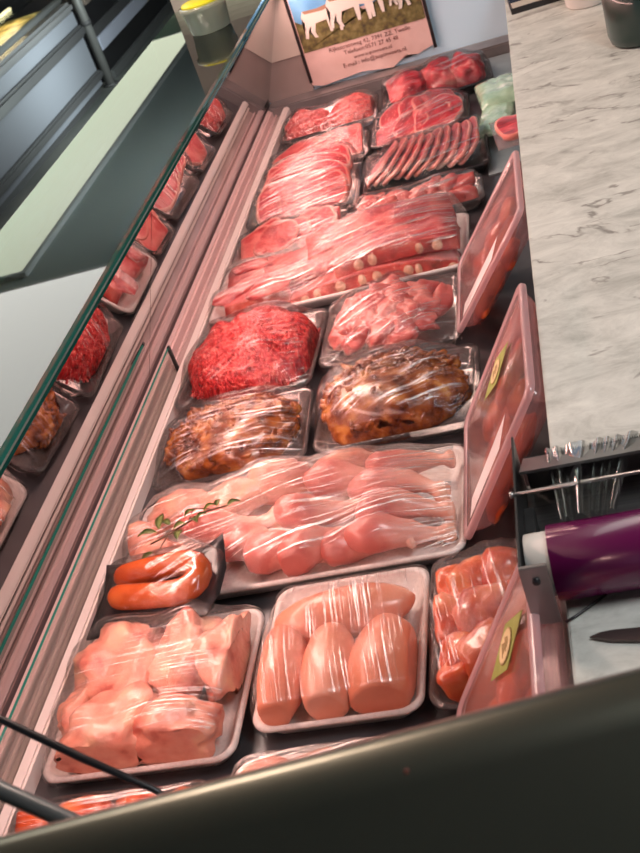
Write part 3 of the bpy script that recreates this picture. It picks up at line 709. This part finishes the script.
# --- 7 minced meat
def noodles(p, n, cx, cy, rx, ry, hz, seed, m='mince', r=.0021, lumps=.12):
    rnd = random.Random(seed); bm = bmesh.new(); off = Vector((seed, 0, 0))
    def surf(x, y):
        q = min(1, (x / rx) ** 2 + (y / ry) ** 2)
        return .012 + hz * (1 - q) ** .42 * (1 + lumps * 3 * noise.noise(Vector((x * 28, y * 28, seed))))
    G = 30
    vs = [[None] * (G + 1) for _ in range(G + 1)]
    for i in range(G + 1):
        for j in range(G + 1):
            u, v = 2 * i / G - 1, 2 * j / G - 1
            x = rx * u * math.sqrt(1 - v * v / 2); y = ry * v * math.sqrt(1 - u * u / 2)
            vs[i][j] = bm.verts.new((cx + x, cy + y, surf(x, y) - .002))
    for i in range(G):
        for j in range(G): bm.faces.new((vs[i][j], vs[i + 1][j], vs[i + 1][j + 1], vs[i][j + 1]))
    for i in range(n):
        a = rnd.uniform(0, 2 * PI); q = math.sqrt(rnd.random()) * .97
        x, y = q * math.cos(a) * rx, q * math.sin(a) * ry; d = rnd.uniform(0, 2 * PI); pts = []
        for k in range(5):
            h_ = surf(x, y) + rnd.uniform(-.0008, .0022); pts.append((cx + x, cy + y, h_))
            d += rnd.uniform(-1.0, 1.0); x += math.cos(d) * .0042; y += math.sin(d) * .0042
        tube(bm, pts, r * rnd.uniform(.8, 1.2), 5)
    return p.put('minced_meat', bm, M[m], 0, 0, 0, kind='stuff')
p = Pack('minced_meat_pack', -0.672, -0.442, 1.470, 1.706, 'large domed pack of bright red minced beef', group=GP, rz=-.03, tray='clear')
noodles(p, 2300, .002, .002, .112, .110, .066, 3, r=.0024); p.wrap('film3', 8, .9, wr=.001)
# --- 8 pale diced meat
p = Pack('diced_meat_pack', -0.438, -0.212, 1.505, 1.722, 'pack of pale pink diced meat right of the red minced beef', group=GP, tray='clear')
rnd = random.Random(5)
for i in range(26):
    a = i * 2.4; r = math.sqrt((i + .5) / 26)
    x, y = r * math.cos(a) * .088, r * math.sin(a) * .086
    p.put('meat_piece', blob((rnd.uniform(.024, .038), rnd.uniform(.016, .024), rnd.uniform(.014, .020)), i + 60, .35, 2.6, 3, .8), M['pieces'], x, y, .018 + .030 * (1 - r * r) ** .6, (rnd.uniform(-.4, .4), rnd.uniform(-.4, .4), rnd.uniform(0, PI)))
p.wrap('film3', 9, .9)
# --- 9 ribs, full width
p = Pack('rib_pack', -0.672, -0.200, 1.748, 1.965, 'long wrapped tray of stacked ribs showing dark cut ends and bones', group=GP)
def rib_slab(p, x, y, z, L, D, T, rz, seed, nb, rx=0.0):
    bm = bmesh.new(); box(bm, (-L / 2, -D / 2, -T / 2), (L / 2, D / 2, T / 2))
    bmesh.ops.subdivide_edges(bm, edges=bm.edges[:], cuts=5, use_grid_fill=True)
    for v in bm.verts:
        v.co += Vector((noise.noise(v.co * 40 + Vector((seed, 0, 0))), noise.noise(v.co * 40 + Vector((0, seed, 0))), noise.noise(v.co * 30 + Vector((0, 0, seed))))) * .006
        v.co.z += -.9 * v.co.x ** 2
    for f in bm.faces:
        f.material_index = 1 if f.normal.y < -.6 else 0
    s = p.put('rib_slab', bm, [M['pork'], M['ribcut']], x, y, z, (rx, 0, rz))
    for k in range(nb):
        bx = -L / 2 + L * (k + .5 + .28 * math.sin(k * 2.7 + seed)) / nb; sq = .5 + .35 * abs(math.sin(k * 1.9 + seed))
        b2 = bmesh.new(); tube(b2, [(bx, -D / 2 - .004, -.9 * bx * bx), (bx, -D / 2 + .03, -.9 * bx * bx)], [T * .30, T * .34], 10)
        for v in b2.verts: v.co.x = bx + (v.co.x - bx) * sq * 1.3; v.co.z = (v.co.z + .9 * bx * bx) * (1.5 - .5 * sq) - .9 * bx * bx
        obj('bone', b2, M['bone'], s)
rib_slab(p, .065, -.052, .027, .30, .06, .028, .02, 1, 8)
rib_slab(p, .115, -.028, .055, .215, .085, .028, .05, 2, 4)
rib_slab(p, .000, .000, .044, .30, .09, .026, .06, 3, 0, .1)
rib_slab(p, .08, .045, .066, .27, .08, .022, .10, 4, 5, .15)
rib_slab(p, -.15, .0, .028, .12, .16, .026, .1, 5, 0)
for i, (x, y) in enumerate(((-.17, .05), (-.12, -.06), (-.19, -.05), (-.05, .06))):
    p.put('fat_cap', blob((.04, .022, .012), i + 90, .25, 2, 3, .8), M['pork'], x, y, .040, (0, 0, .3 * i))
p.wrap('film0', 10, .30, wr=.0022)
# --- 10 thin slices left
p = Pack('sliced_pork_pack', -0.672, -0.438, 1.985, 2.120, 'low pack of thin red and pink slices between ribs and chops', group=GP, rz=.05, tray='clear')
for i in range(7):
    p.put('meat_slice', slice_bm(.10, .075, .006, i + 10, .9), [M['beef'] if i % 2 else M['pork'], M['fat']], -.078 + i * .026, .012 * math.sin(i * 2), .022 + .004 * (i % 3), (.25, -.35, .5 + .2 * math.sin(i)))
p.wrap('film1', 11, .2)
# --- 11 pink pieces right
p = Pack('pork_strip_pack', -0.425, -0.172, 2.000, 2.125, 'pack of small pink meat strips behind the ribs, next to a plastic tub', group=GP, rz=.04, tray='clear')
rnd = random.Random(9)
for i in range(20):
    x = -.095 + .19 * (i % 7) / 6; y = -.035 + .035 * (i // 7)
    p.put('meat_strip', blob((.032, .018, .016), i + 120, .3, 2.4, 3, .8), M['pieces'], x, y + rnd.uniform(-.01, .01), .024 + .012 * (i // 7 == 1), (0, rnd.uniform(-.4, .4), rnd.uniform(-.6, 1.2)))
p.wrap('film0', 12, .4)
# --- 12 chops left
p = Pack('chop_pack', -0.672, -0.430, 2.150, 2.372, 'pack of big red rib chops laid in overlapping rows, beside the glass', group=GP, rz=.03, tray='clear')
for i in range(4):
    b = slice_bm(.205 - .006 * i, .125, .017, i + 30, .93, .05)
    o = p.put('chop', b, [M['beef'], M['fat']], .0 + .006 * i, -.048 + .032 * i, .032 + .008 * i, (.55 - .1 * i, 0, .06))
    for k in range(5):
        b2 = bmesh.new(); bx = -.075 + .036 * k
        box(b2, (bx, -.060, -.0095), (bx + .005, -.040, .0095), .002); obj('bone', b2, M['fat'], o)
p.wrap('film0', 13, .25)
# --- 13 dark slices right, black tray
p = Pack('sliced_beef_pack', -0.422, -0.160, 2.170, 2.395, 'black tray of fanned dark red beef slices with pale edges', group=GP, tray='black', rz=.03)
for i in range(10):
    p.put('beef_slice', slice_bm(.072, .175, .0085, i + 50, .93, .09), [M['beefdark'] if i > 4 else M['beef'], M['fat']], -.092 + i * .0205, .004 * math.sin(i * 3), .036, (.04, -.62, -.32 + .03 * i))
p.wrap('film0', 14, .5)
# --- 14 pale long chops left, 15 slices right
p = Pack('pale_chop_pack', -0.672, -0.428, 2.410, 2.570, 'wrapped pale pink chops just behind the big red chops, beside the glass', group=GP, rz=.03, tray='clear')
for i in range(4):
    p.put('chop', slice_bm(.12, .11, .012, i + 70, .93, .12), [M['pork'], M['fat']], -.055 + i * .046, .006 * (-1) ** i, .024 + .003 * i, (.1, -.22, .4 + .2 * i))
p.wrap('film0', 15, .3)
p = Pack('sliced_beef_pack', -0.424, -0.198, 2.430, 2.640, 'wide wrapped tray of rosy steaks with marbled fat edges, behind the fanned slices', group=GP, tray='black', rz=.03)
for i in range(6):
    p.put('steak', slice_bm(.14, .10, .012, i + 80, .92, .16), [M['beef'], M['fat']], -.045 + .045 * (i % 3), -.045 + .075 * (i // 3), .026 + .005 * (i % 3), (.15, -.2, .3 + .3 * i))
p.wrap('film0', 16, .3)
# --- 16 coarse minced patties left, 17 top right
p = Pack('minced_patty_pack', -0.670, -0.425, 2.645, 2.825, 'long low pack of pale minced patties in the far left corner', group=GP, rz=.05, tray='clear')
noodles(p, 700, -.055, 0, .062, .070, .034, 21, 'burger', .0028); noodles(p, 700, .060, .005, .062, .070, .036, 22, 'burger', .0028)
p.wrap('film0', 17, .3)
p = Pack('beef_joint_pack', -0.415, -0.145, 2.680, 2.845, 'black tray of marbled beef, farthest pack on the right', group=GP, tray='black', rz=.06)
for i, (x, y, dx, dy) in enumerate(((-.07, 0, .052, .06), (.01, .008, .05, .055), (.075, .0, .04, .05))):
    p.put('beef_piece', blob((dx, dy, .042), i + 150, .2, 2.4, 4, .7), M['beef'], x, y, .032, (0, 0, .2))
p.wrap('film0', 18, .3)
# --- nearest row, half hidden by the rail
p = Pack('marinated_chicken_pack', -0.668, -0.445, 0.505, 0.722, 'orange marinated chicken pack, nearest the rail at the left', group=GP, tray='clear')
rnd = random.Random(15)
for i in range(16):
    x, y = -.085 + .057 * (i % 4), .082 - .05 * (i // 4)
    p.put('meat_piece', blob((.034, .024, .018), i + 180, .25, 2.2, 3, .8), M['orange'], x, y, .026, (0, 0, rnd.uniform(0, PI)))
p.wrap('film1', 19, .2)
p = Pack('chicken_fillet_pack', -0.436, -0.225, 0.540, 0.748, 'pale pink chicken strips in the pack right against the rail, below the breasts', group=GP)
for i in range(8):
    x, y = -.07 + .045 * (i % 4), .062 - .075 * (i // 4)
    p.put('chicken_fillet', blob((.042, .028, .018), i + 210, .2, 2.0, 3, .8), M['chicken'], x, y, .028, (0, 0, .3 + .2 * (i % 3)))
p.wrap('film0', 20, .2)
p = Pack('marinated_chicken_pack', -0.240, -0.095, 0.780, 1.002, 'clear tall pack of orange marinated chicken beside the breasts', group=GP, tray='clear')
for i, (px, py, dx, dy, dz, z) in enumerate(((440, 590, .032, .026, .022, .040), (470, 580, .034, .026, .022, .046), (500, 570, .034, .03, .024, .05), (450, 620, .034, .032, .024, .046), (485, 610, .038, .036, .026, .054), (520, 600, .03, .034, .024, .05), (465, 650, .026, .032, .022, .040), (490, 650, .036, .03, .024, .05), (460, 680, .024, .024, .02, .034), (500, 690, .03, .026, .02, .034))):
    x, y = p.loc(px, py, z)
    x = max(-.045, min(.045, x)); y = max(-.085, min(.085, y))
    p.put('meat_piece', blob((dx, dy, dz), i + 240, .25, 2.2, 3, .85), M['orange'], x, y, z - .004, (0, 0, i))
p.wrap('film2', 21, 1.2, wr=.002)

# --- herb sprig on the drumsticks
a = at(160, 540, .075)
hs = empty('herb_sprig', (a.x, a.y, .070), 0, 'green leafy herb sprig lying on the wrapped drumsticks', 'herb')
def hp(px, py, z=.0): q = at(px, py, .075); return Vector((q.x - a.x, q.y - a.y, z))
bm = bmesh.new()
tube(bm, [hp(150, 543, .003), hp(168, 536, .006), hp(190, 524, .009), hp(205, 515, .010), hp(228, 510, .012)], .0011, 6)
tube(bm, [hp(190, 524, .009), hp(195, 512, .011), hp(212, 512, .010)], .0008, 6)
tube(bm, [hp(168, 536, .006), hp(160, 548, .005), hp(155, 556, .004)], .0008, 6)
obj('stem', bm, M['stem'], hs)
def leaf(px, py, ang, L, W):
    bm = bmesh.new(); n = 8; L_ = []; R_ = []; Cn = []
    for k in range(n + 1):
        t = k / n; w = W * math.sin(PI * t ** .8) * .5; z = .004 * math.sin(PI * t)
        Cn.append(bm.verts.new((t * L, 0, z - .0008))); L_.append(bm.verts.new((t * L, w, z + .0015))); R_.append(bm.verts.new((t * L, -w, z + .0015)))
    for k in range(n):
        bm.faces.new((Cn[k], Cn[k + 1], L_[k + 1], L_[k])); bm.faces.new((Cn[k], R_[k], R_[k + 1], Cn[k + 1]))
    bmesh.ops.solidify(bm, geom=bm.faces[:], thickness=.0004)
    q = hp(px, py, .009); obj('leaf', bm, M['leaf'], hs, loc=q, rot=(0, random.uniform(-.2, .2), math.radians(ang)))
for px, py, an, L, W in ((160, 532, 88, .028, .012), (158, 535, 195, .024, .012), (155, 555, 235, .022, .010), (175, 532, 10, .018, .011), (182, 533, 270, .020, .012), (195, 520, 300, .020, .010), (205, 514, 20, .018, .009), (228, 509, 20, .018, .010), (208, 516, 240, .018, .009), (218, 510, 80, .014, .008), (172, 528, 150, .015, .010), (186, 520, 30, .016, .009)):
    leaf(px, py, an, L, W)

# ------------------------------------------------------------------ tilted plastic tubs at the right
def tub(yc, L, label, seed, x=-.213, ux=.11, sticker=True, card=True):
    """local x runs along the case, local y up the tilted lid, local z points out of the lid"""
    t = empty('plastic_tub', (0, 0, 0), 0, label, 'plastic tub', 'tilted plastic tubs along the right side')
    u = Vector((ux, 0, .175)).normalized(); xl = Vector((0, -1, 0)); n = xl.cross(u).normalized()   # n faces left and up
    if n.x > 0: xl = -xl; n = xl.cross(u).normalized()
    S = .220; dp = .034
    Mx = Matrix((xl, u, n)).transposed().to_4x4(); Mx.translation = Vector((x, yc, .024)) ; t.matrix_world = Mx
    # local: lid rectangle x in [-L/2, L/2], y in [0, S], z = 0; body towards -z
    bm = bmesh.new()
    def R(ix, iy, z, r=.014): return [Vector((q.x, q.y + S / 2, z)) for q in rrect(L - 2 * ix, S - 2 * iy, r, 0)]
    loft(bm, [R(.006, .006, -.004), R(.014, .014, -.022), R(.024, .024, -dp), R(.025, .025, -dp + .0015), R(.015, .015, -.022), R(.0075, .0075, -.004)], True, False)
    for zz in (-.014, -.028):     # moulded ribs round the body
        s = .006 + .015 * (-zz / dp) - .0012
        loft(bm, [R(s, s, zz), R(s - .001, s - .001, zz - .0008), R(s, s, zz - .0016)], False, False)
    obj('tub_body', bm, M['tub'], t)
    bm = bmesh.new(); loft(bm, [R(.001, .001, -.005), R(0, 0, -.004), R(0, 0, .001), R(.002, .002, .003), R(.008, .008, .003), R(.010, .010, .001)], False, False)
    obj('rim', bm, M['tubrim'], t)
    bm = bmesh.new(); loft(bm, [R(.009, .009, .0008), R(.012, .012, -.001)], False, True); obj('lid', bm, M['tub'], t)
    rnd = random.Random(seed)
    for i in range(9):
        b = blob((.03, .026, .012), i + seed * 10, .22, 2, 3, .9)
        obj('meat_piece', b, M['orange'], t, loc=(-L / 2 + .045 + (L - .09) * (i % 3) / 2, .042 + .045 * (i // 3), -.024), rot=(0, 0, rnd.uniform(0, 3)))
    if sticker:
        c = Vector((-L * .24, S * (.70 if L < .245 else .56), .0012))
        bm = bmesh.new(); qx, qy = .027, .044
        vs = [bm.verts.new((c.x + a_ * qx, c.y + b_ * qy, z)) for z in (c.z, c.z + .0006) for a_, b_ in ((1, 0), (0, 1), (-1, 0), (0, -1))]
        bm.faces.new(vs[:4][::-1]); bm.faces.new(vs[4:])
        for k in range(4): bm.faces.new((vs[k], vs[(k + 1) % 4], vs[4 + (k + 1) % 4], vs[4 + k]))
        st = obj('sticker', bm, M['stickergreen'], t, False)
        bm = bmesh.new()
        loft(bm, [[Vector((c.x + r * math.cos(2 * PI * k / 28), c.y + r * math.sin(2 * PI * k / 28), z)) for k in range(28)] for r, z in ((.0165, c.z + .0006), (.0165, c.z + .0012))])
        se = obj('seal', bm, M['brownink'], st, False)
        bm = bmesh.new()
        loft(bm, [[Vector((c.x + r * math.cos(2 * PI * k / 28), c.y + r * math.sin(2 * PI * k / 28), z)) for k in range(28)] for r, z in ((.0150, c.z + .0012), (.0150, c.z + .0018))])
        for k in range(20):
            a_ = 2 * PI * k / 20
            box(bm, (c.x + .0158 * math.cos(a_) - .0006, c.y + .0158 * math.sin(a_) - .0006, c.z + .0012), (c.x + .0158 * math.cos(a_) + .0006, c.y + .0158 * math.sin(a_) + .0006, c.z + .0018))
        obj('seal', bm, M['gold'], st, False)
        bm = bmesh.new()
        for k in range(6):
            y_ = c.y + .007 - .0028 * k; w = .004 + .004 * ((k * 7) % 3) / 2
            box(bm, (c.x - w, y_, c.z + .0018), (c.x + w, y_ + .0013, c.z + .0021))
        obj('seal_print', bm, M['brownink'], st, False)
    if card:
        bm = bmesh.new()
        v = [bm.verts.new(q) for q in ((L / 2 - .060, S * .66, .0012), (L / 2 - .022, S * .56, .0012), (L / 2 - .020, S * .10, .0012), (L / 2 - .050, S * .13, .0012))]
        bm.faces.new(v); bmesh.ops.solidify(bm, geom=bm.faces[:], thickness=.0006); obj('price_card', bm, M['card'], t, False)
    return t
tub(1.628, .235, 'farthest of the three tilted clear plastic tubs by the worktop, without a sticker', 1, x=-.217, ux=.135, sticker=False)
tub(1.148, .250, 'middle tilted clear plastic tub with a green diamond sticker, behind the film dispenser', 2, x=-.204, ux=.108)
tub(.655, .240, 'tilted clear plastic tub with green diamond sticker, right beside the rail', 3, x=-.210, ux=.100)

# green vacuum bags and wrapped steak in the far right corner
def bag(name, px, py, z, W, D, T, rz, m, label, seed, cat='bag', film=None, tilt=0):
    c = at(px, py, z); bm = bmesh.new(); G = 22; off = Vector((seed, 0, 0))
    top = {}; bot = {}
    for i in range(G + 1):
        for j in range(G + 1):
            u, v = 2 * i / G - 1, 2 * j / G - 1
            k = .6 * (max(0, 1 - u ** 4) * max(0, 1 - v ** 4)) ** .5
            n_ = noise.noise(Vector((u * 3, v * 3, seed))) * .5 + noise.noise(Vector((u * 9, v * 9, seed))) * .25
            P_ = Vector((u * W / 2 * (1 + .04 * n_), v * D / 2 * (1 + .04 * n_), 0))
            top[i, j] = bm.verts.new(P_ + Vector((0, 0, .001 + k * T * (1 + .5 * n_))))
            bot[i, j] = bm.verts.new(P_ - Vector((0, 0, .0005)))
    for i in range(G):
        for j in range(G):
            bm.faces.new((top[i, j], top[i + 1, j], top[i + 1, j + 1], top[i, j + 1])); bm.faces.new((bot[i, j], bot[i, j + 1], bot[i + 1, j + 1], bot[i + 1, j]))
    ring = [(i, 0) for i in range(G)] + [(G, j) for j in range(G)] + [(i, G) for i in range(G, 0, -1)] + [(0, j) for j in range(G, 0, -1)]
    for k in range(len(ring)):
        p0, p1 = ring[k], ring[(k + 1) % len(ring)]; bm.faces.new((top[p0], bot[p0], bot[p1], top[p1]))
    r = empty(name, c, rz, label, cat); r.rotation_euler = (0, tilt, rz)
    return r, bm, c
gm = noisy('pale_green_film', [(0.35, (0.26, 0.46, 0.32)), (0.6, (0.42, 0.62, 0.46)), (.75, (.7, .82, .72))], 25, 0.18, 0.5, 0.004, coat=0.8)
r, bm, c = bag('green_film_bag', 502, 92, .03, .11, .17, .03, .1, gm, 'pale green glossy film bag in the far right corner, farther one', 3); obj('bag_body', bm, gm, r)
r, bm, c = bag('green_film_bag', 497, 118, .02, .075, .20, .022, -.1, gm, 'pale green glossy film bag nearer the fanned beef slices', 5); obj('bag_body', bm, gm, r)
r, bm, c = bag('wrapped_steak', 512, 131, .05, .075, .17, .014, .1, gm, 'single red steak in clear film at the worktop edge, in front of the green bags', 8, 'meat pack')
obj('cling_film', bm, M['film2'], r); obj('steak', slice_bm(.065, .12, .012, 99, .86, .1), [M['beef'], M['fat']], r, loc=(.004, 0, .008))

# ------------------------------------------------------------------ film dispenser on the worktop
WZ = 0.2
fd = empty('film_dispenser', (-.10, .76, WZ), 0, 'dark steel cling film dispenser with serrated cutter, overhanging the worktop edge', 'film dispenser')
def fpart(name, lo, hi, m, bev=0.0):
    o = boxobj(name, lo, hi, m, fd, bev); o.location = -fd.location; return o
fpart('side_plate', (-.1035, .690, WZ + .001), (-.1015, .868, .262), M['steeldark'], .0005)
fpart('front_bracket', (-.1035, .686, WZ + .001), (-.0815, .690, .262), M['steel'], .0006)
bm = bmesh.new(); tube(bm, [(-.092, .684, .248), (-.092, .687, .248)], .0032, 12); o = obj('screw', bm, M['black'], fd); o.location = -fd.location
fpart('base_plate', (-.1015, .765, WZ + .001), (.26, .868, WZ + .004), M['steel'])
bm = bmesh.new(); vs = [(.868, .204), (.868, .236), (.812, .262), (.812, .259), (.864, .234), (.864, .204)]
a_ = [bm.verts.new((-.098, y, z)) for y, z in vs]; b_ = [bm.verts.new((.26, y, z)) for y, z in vs]
for i in range(6): bm.faces.new((a_[i], a_[(i + 1) % 6], b_[(i + 1) % 6], b_[i]))
bm.faces.new(a_[::-1]); bm.faces.new(b_)
o = obj('cutter_back', bm, plain('cutter_grey', (.16, .16, .155), .3, .6), fd, False); o.location = -fd.location
bm = bmesh.new()
for k in range(170):
    x = -.097 + .0021 * k
    v = [bm.verts.new(q) for q in ((x, .866, .2365), (x + .0021, .866, .2365), (x + .001, .869, .2382))]; bm.faces.new(v)
bmesh.ops.solidify(bm, geom=bm.faces[:], thickness=.0006)
o = obj('serrated_blade', bm, M['steeldark'], fd, False); o.location = -fd.location
bm = bmesh.new(); tube(bm, [(-.1035, .782, .262), (.26, .782, .262)], .0016, 8); tube(bm, [(-.107, .782, .262), (-.1035, .782, .262)], .003, 10)
o = obj('guide_rod', bm, M['steel'], fd); o.location = -fd.location
fpart('hub_bracket', (-.1015, .765, .204), (-.092, .80, .232), M['steeldark'], .001)
rl = empty('film_roll', (0.08, .722, .2325), 0, 'purple cling film roll on a pale card core, lying in the dispenser', 'roll')
bm = bmesh.new(); tube(bm, [(-.160, 0, 0), (.17, 0, 0)], .031, 40)
obj('film_winding', bm, M['purple'], rl)
bm = bmesh.new(); tube(bm, [(-.179, 0, 0), (.18, 0, 0)], .0265, 32); obj('core', bm, M['core'], rl)
# film ends gathered between roll and cutter
bm = bmesh.new(); G1, G2 = 40, 12
grid = []
for i in range(G1 + 1):
    row = []
    for j in range(G2 + 1):
        t = j / G2; u = i / G1
        sp_ = .022 + .020 * t
        x = -.045 + (u - .5) * 2 * sp_ + .01 * t; y = .738 + (.868 - .738) * t; z = .262 + (.242 - .262) * t * t + .0035 * math.sin(u * 40 + 3 * math.sin(u * 9)) * (1 - .5 * t) + .003 * noise.noise(Vector((u * 9, t * 3, 1)))
        row.append(bm.verts.new((x, y, z)))
    grid.append(row)
for i in range(G1):
    for j in range(G2): bm.faces.new((grid[i][j], grid[i + 1][j], grid[i + 1][j + 1], grid[i][j + 1]))
o = obj('film_end', bm, glass_mat('gathered_film', (.95, .97, .97), .35, 1.2, .10), rl); o.location = -rl.location
bm = bmesh.new(); q = [at(px, py, WZ + .002) for px, py in ((566, 622), (576, 616), (590, 606), (606, 594))]
tube(bm, q, .0012, 8); cd = obj('power_cord', bm, M['black']); tag(cd, 'thin black cord on the marble below the film roll', 'cord')

# knife
kn = empty('knife', at(640, 636, WZ + .003), 0, 'dark steel knife blade lying on the marble by the rail', 'knife')
kl = kn.location.copy()
pp = [(590, 638.5), (600, 634), (613, 631.5), (628, 630), (650, 628), (700, 617), (700, 634), (650, 642), (628, 642), (610, 641.5)]
bm = bmesh.new(); lo_ = [at(x, y, WZ + .002) - kl for x, y in pp]
a_ = [bm.verts.new(v) for v in lo_]; b_ = [bm.verts.new(v + Vector((0, 0, .002))) for v in lo_]
bm.faces.new(a_[::-1]); bm.faces.new(b_)
for i in range(len(a_)): bm.faces.new((a_[i], a_[(i + 1) % len(a_)], b_[(i + 1) % len(a_)], b_[i]))
obj('blade', bm, plain('knife_steel', (.13, .10, .095), .3, .7), kn, False)
q0 = at(700, 625, WZ + .010) - kl; q1 = at(820, 600, WZ + .010) - kl
bm = bmesh.new(); tube(bm, [q0, q0.lerp(q1, .3), q0.lerp(q1, .8), q1], [.007, .009, .010, .008], 12); obj('handle', bm, M['black'], kn)

# far objects on the worktop
q = at(625, 42, WZ)
bt = empty('dark_green_bottle', (.160, 2.11, WZ), 0, 'dark green plastic bottle standing on the marble at the far right', 'bottle')
bm = bmesh.new(); prof = [(.050, 0), (.058, .006), (.062, .02), (.062, .095), (.054, .112), (.040, .122), (.022, .130), (.018, .134), (.018, .150)]
loft(bm, [[Vector((r * math.cos(2 * PI * k / 36), r * math.sin(2 * PI * k / 36), z)) for k in range(36)] for r, z in prof])
obj('bottle_body', bm, plain('dark_green_plastic', (.008, .028, .022), .3, coat=.4), bt)
bm = bmesh.new(); tube(bm, [(0, 0, .149), (0, 0, .170)], .021, 24); obj('cap', bm, M['black'], bt)
cp = empty('white_cup', (.088, 2.432, WZ), 0, 'white round tub on the marble between the dark box and the bottle', 'cup')
bm = bmesh.new(); loft(bm, [[Vector((r * math.cos(2 * PI * k / 36), r * math.sin(2 * PI * k / 36), z)) for k in range(36)] for r, z in ((.040, 0), (.044, .004), (.050, .07), (.052, .072), (.048, .072), (.041, .006))])
obj('cup_body', bm, plain('white_plastic', (.74, .70, .66), .4), cp)
bx_ = empty('dark_box', (-.006, 2.552, WZ), math.radians(3), 'black and cream flat box at the far left corner of the marble', 'box')
boxobj('lower_shell', (-.062, -.05, 0), (.06, .10, .012), M['black'], bx_, .001)
boxobj('cream_band', (-.058, -.048, .012), (.056, .10, .024), plain('cream_card', (.72, .66, .56), .5), bx_, .001)
boxobj('upper_shell', (-.062, -.05, .024), (.06, .10, .05), plain('navy_card', (.02, .03, .06), .4), bx_, .001)

# plastic container with yellow lid on the glass shelf
cc = empty('plastic_container', (-.732, 2.66, .3185), 0, 'clear plastic container with bright yellow lid standing on the glass shelf', 'container')
bm = bmesh.new(); ring = lambda r, z, n=36: [Vector((r * math.cos(2 * PI * k / n), r * math.sin(2 * PI * k / n), z)) for k in range(n)]
loft(bm, [ring(.044, 0), ring(.047, .003), ring(.053, .055), ring(.055, .056), ring(.055, .058), ring(.052, .058), ring(.046, .004)])
obj('container_body', bm, M['cup'], cc)
bm = bmesh.new(); loft(bm, [ring(.0572, .054), ring(.058, .058), ring(.0575, .062), ring(.053, .063)], False, False); obj('lid_rim', bm, M['cup'], cc)
bm = bmesh.new(); loft(bm, [ring(.050, .058), ring(.050, .066), ring(.048, .068)]); obj('lid', bm, M['yellow'], cc)

# ------------------------------------------------------------------ near rail and rods
A_ = at(0, 822, .5); B_ = at(640, 652, .5); d = (B_ - A_); yaw = math.atan2(d.y, d.x)
nr = empty('end_rail', (A_ + B_) / 2, yaw, 'dark greenish metal end cover of the case, blurred across the foreground', 'rail')
bm = bmesh.new(); prof = []
r1 = .014
for k in range(13):
    a = math.radians(-10 + 100 * k / 12); prof.append((-r1 + r1 * math.cos(a), -r1 + r1 * math.sin(a)))
prof += [(-.022, -.0006), (-.028, -.0022), (-.033, -.0055), (-.060, -.030), (-.13, -.075), (-.16, -.10), (-.16, -.13), (-.004, -.13)]
loft(bm, [[Vector((x, y, z)) for y, z in prof] for x in (-.5, -.25, 0, .25, .5)])
obj('rail_cover', bm, M['rail'], nr)
bm = bmesh.new(); bmesh.ops.create_icosphere(bm, subdivisions=2, radius=.0016); q = at(407, 772, .497) - nr.location; q.rotate(Euler((0, 0, -yaw)))
obj('rust_spot', bm, plain('rust', (.10, .02, .01), .7), nr, loc=q)
bm = bmesh.new(); tube(bm, [at(-60, 694, .40), at(0, 719, .385), at(80, 757, .37), at(155, 790, .35), at(175, 803, .34)], [.0024, .0026, .0027, .0022, .002], 10)
tag(obj('support_wire', bm, M['black']), 'thin black wire slanting above the chicken thighs into the rail', 'wire')
bm = bmesh.new(); tube(bm, [at(-80, 745, .44), at(0, 790, .43), at(80, 826, .42), at(200, 880, .40)], .0050, 14)
tag(obj('support_rod', bm, plain('grey_rod', (.12, .13, .13), .35, .4)), 'thick blurred grey rod at the bottom left corner', 'rod')
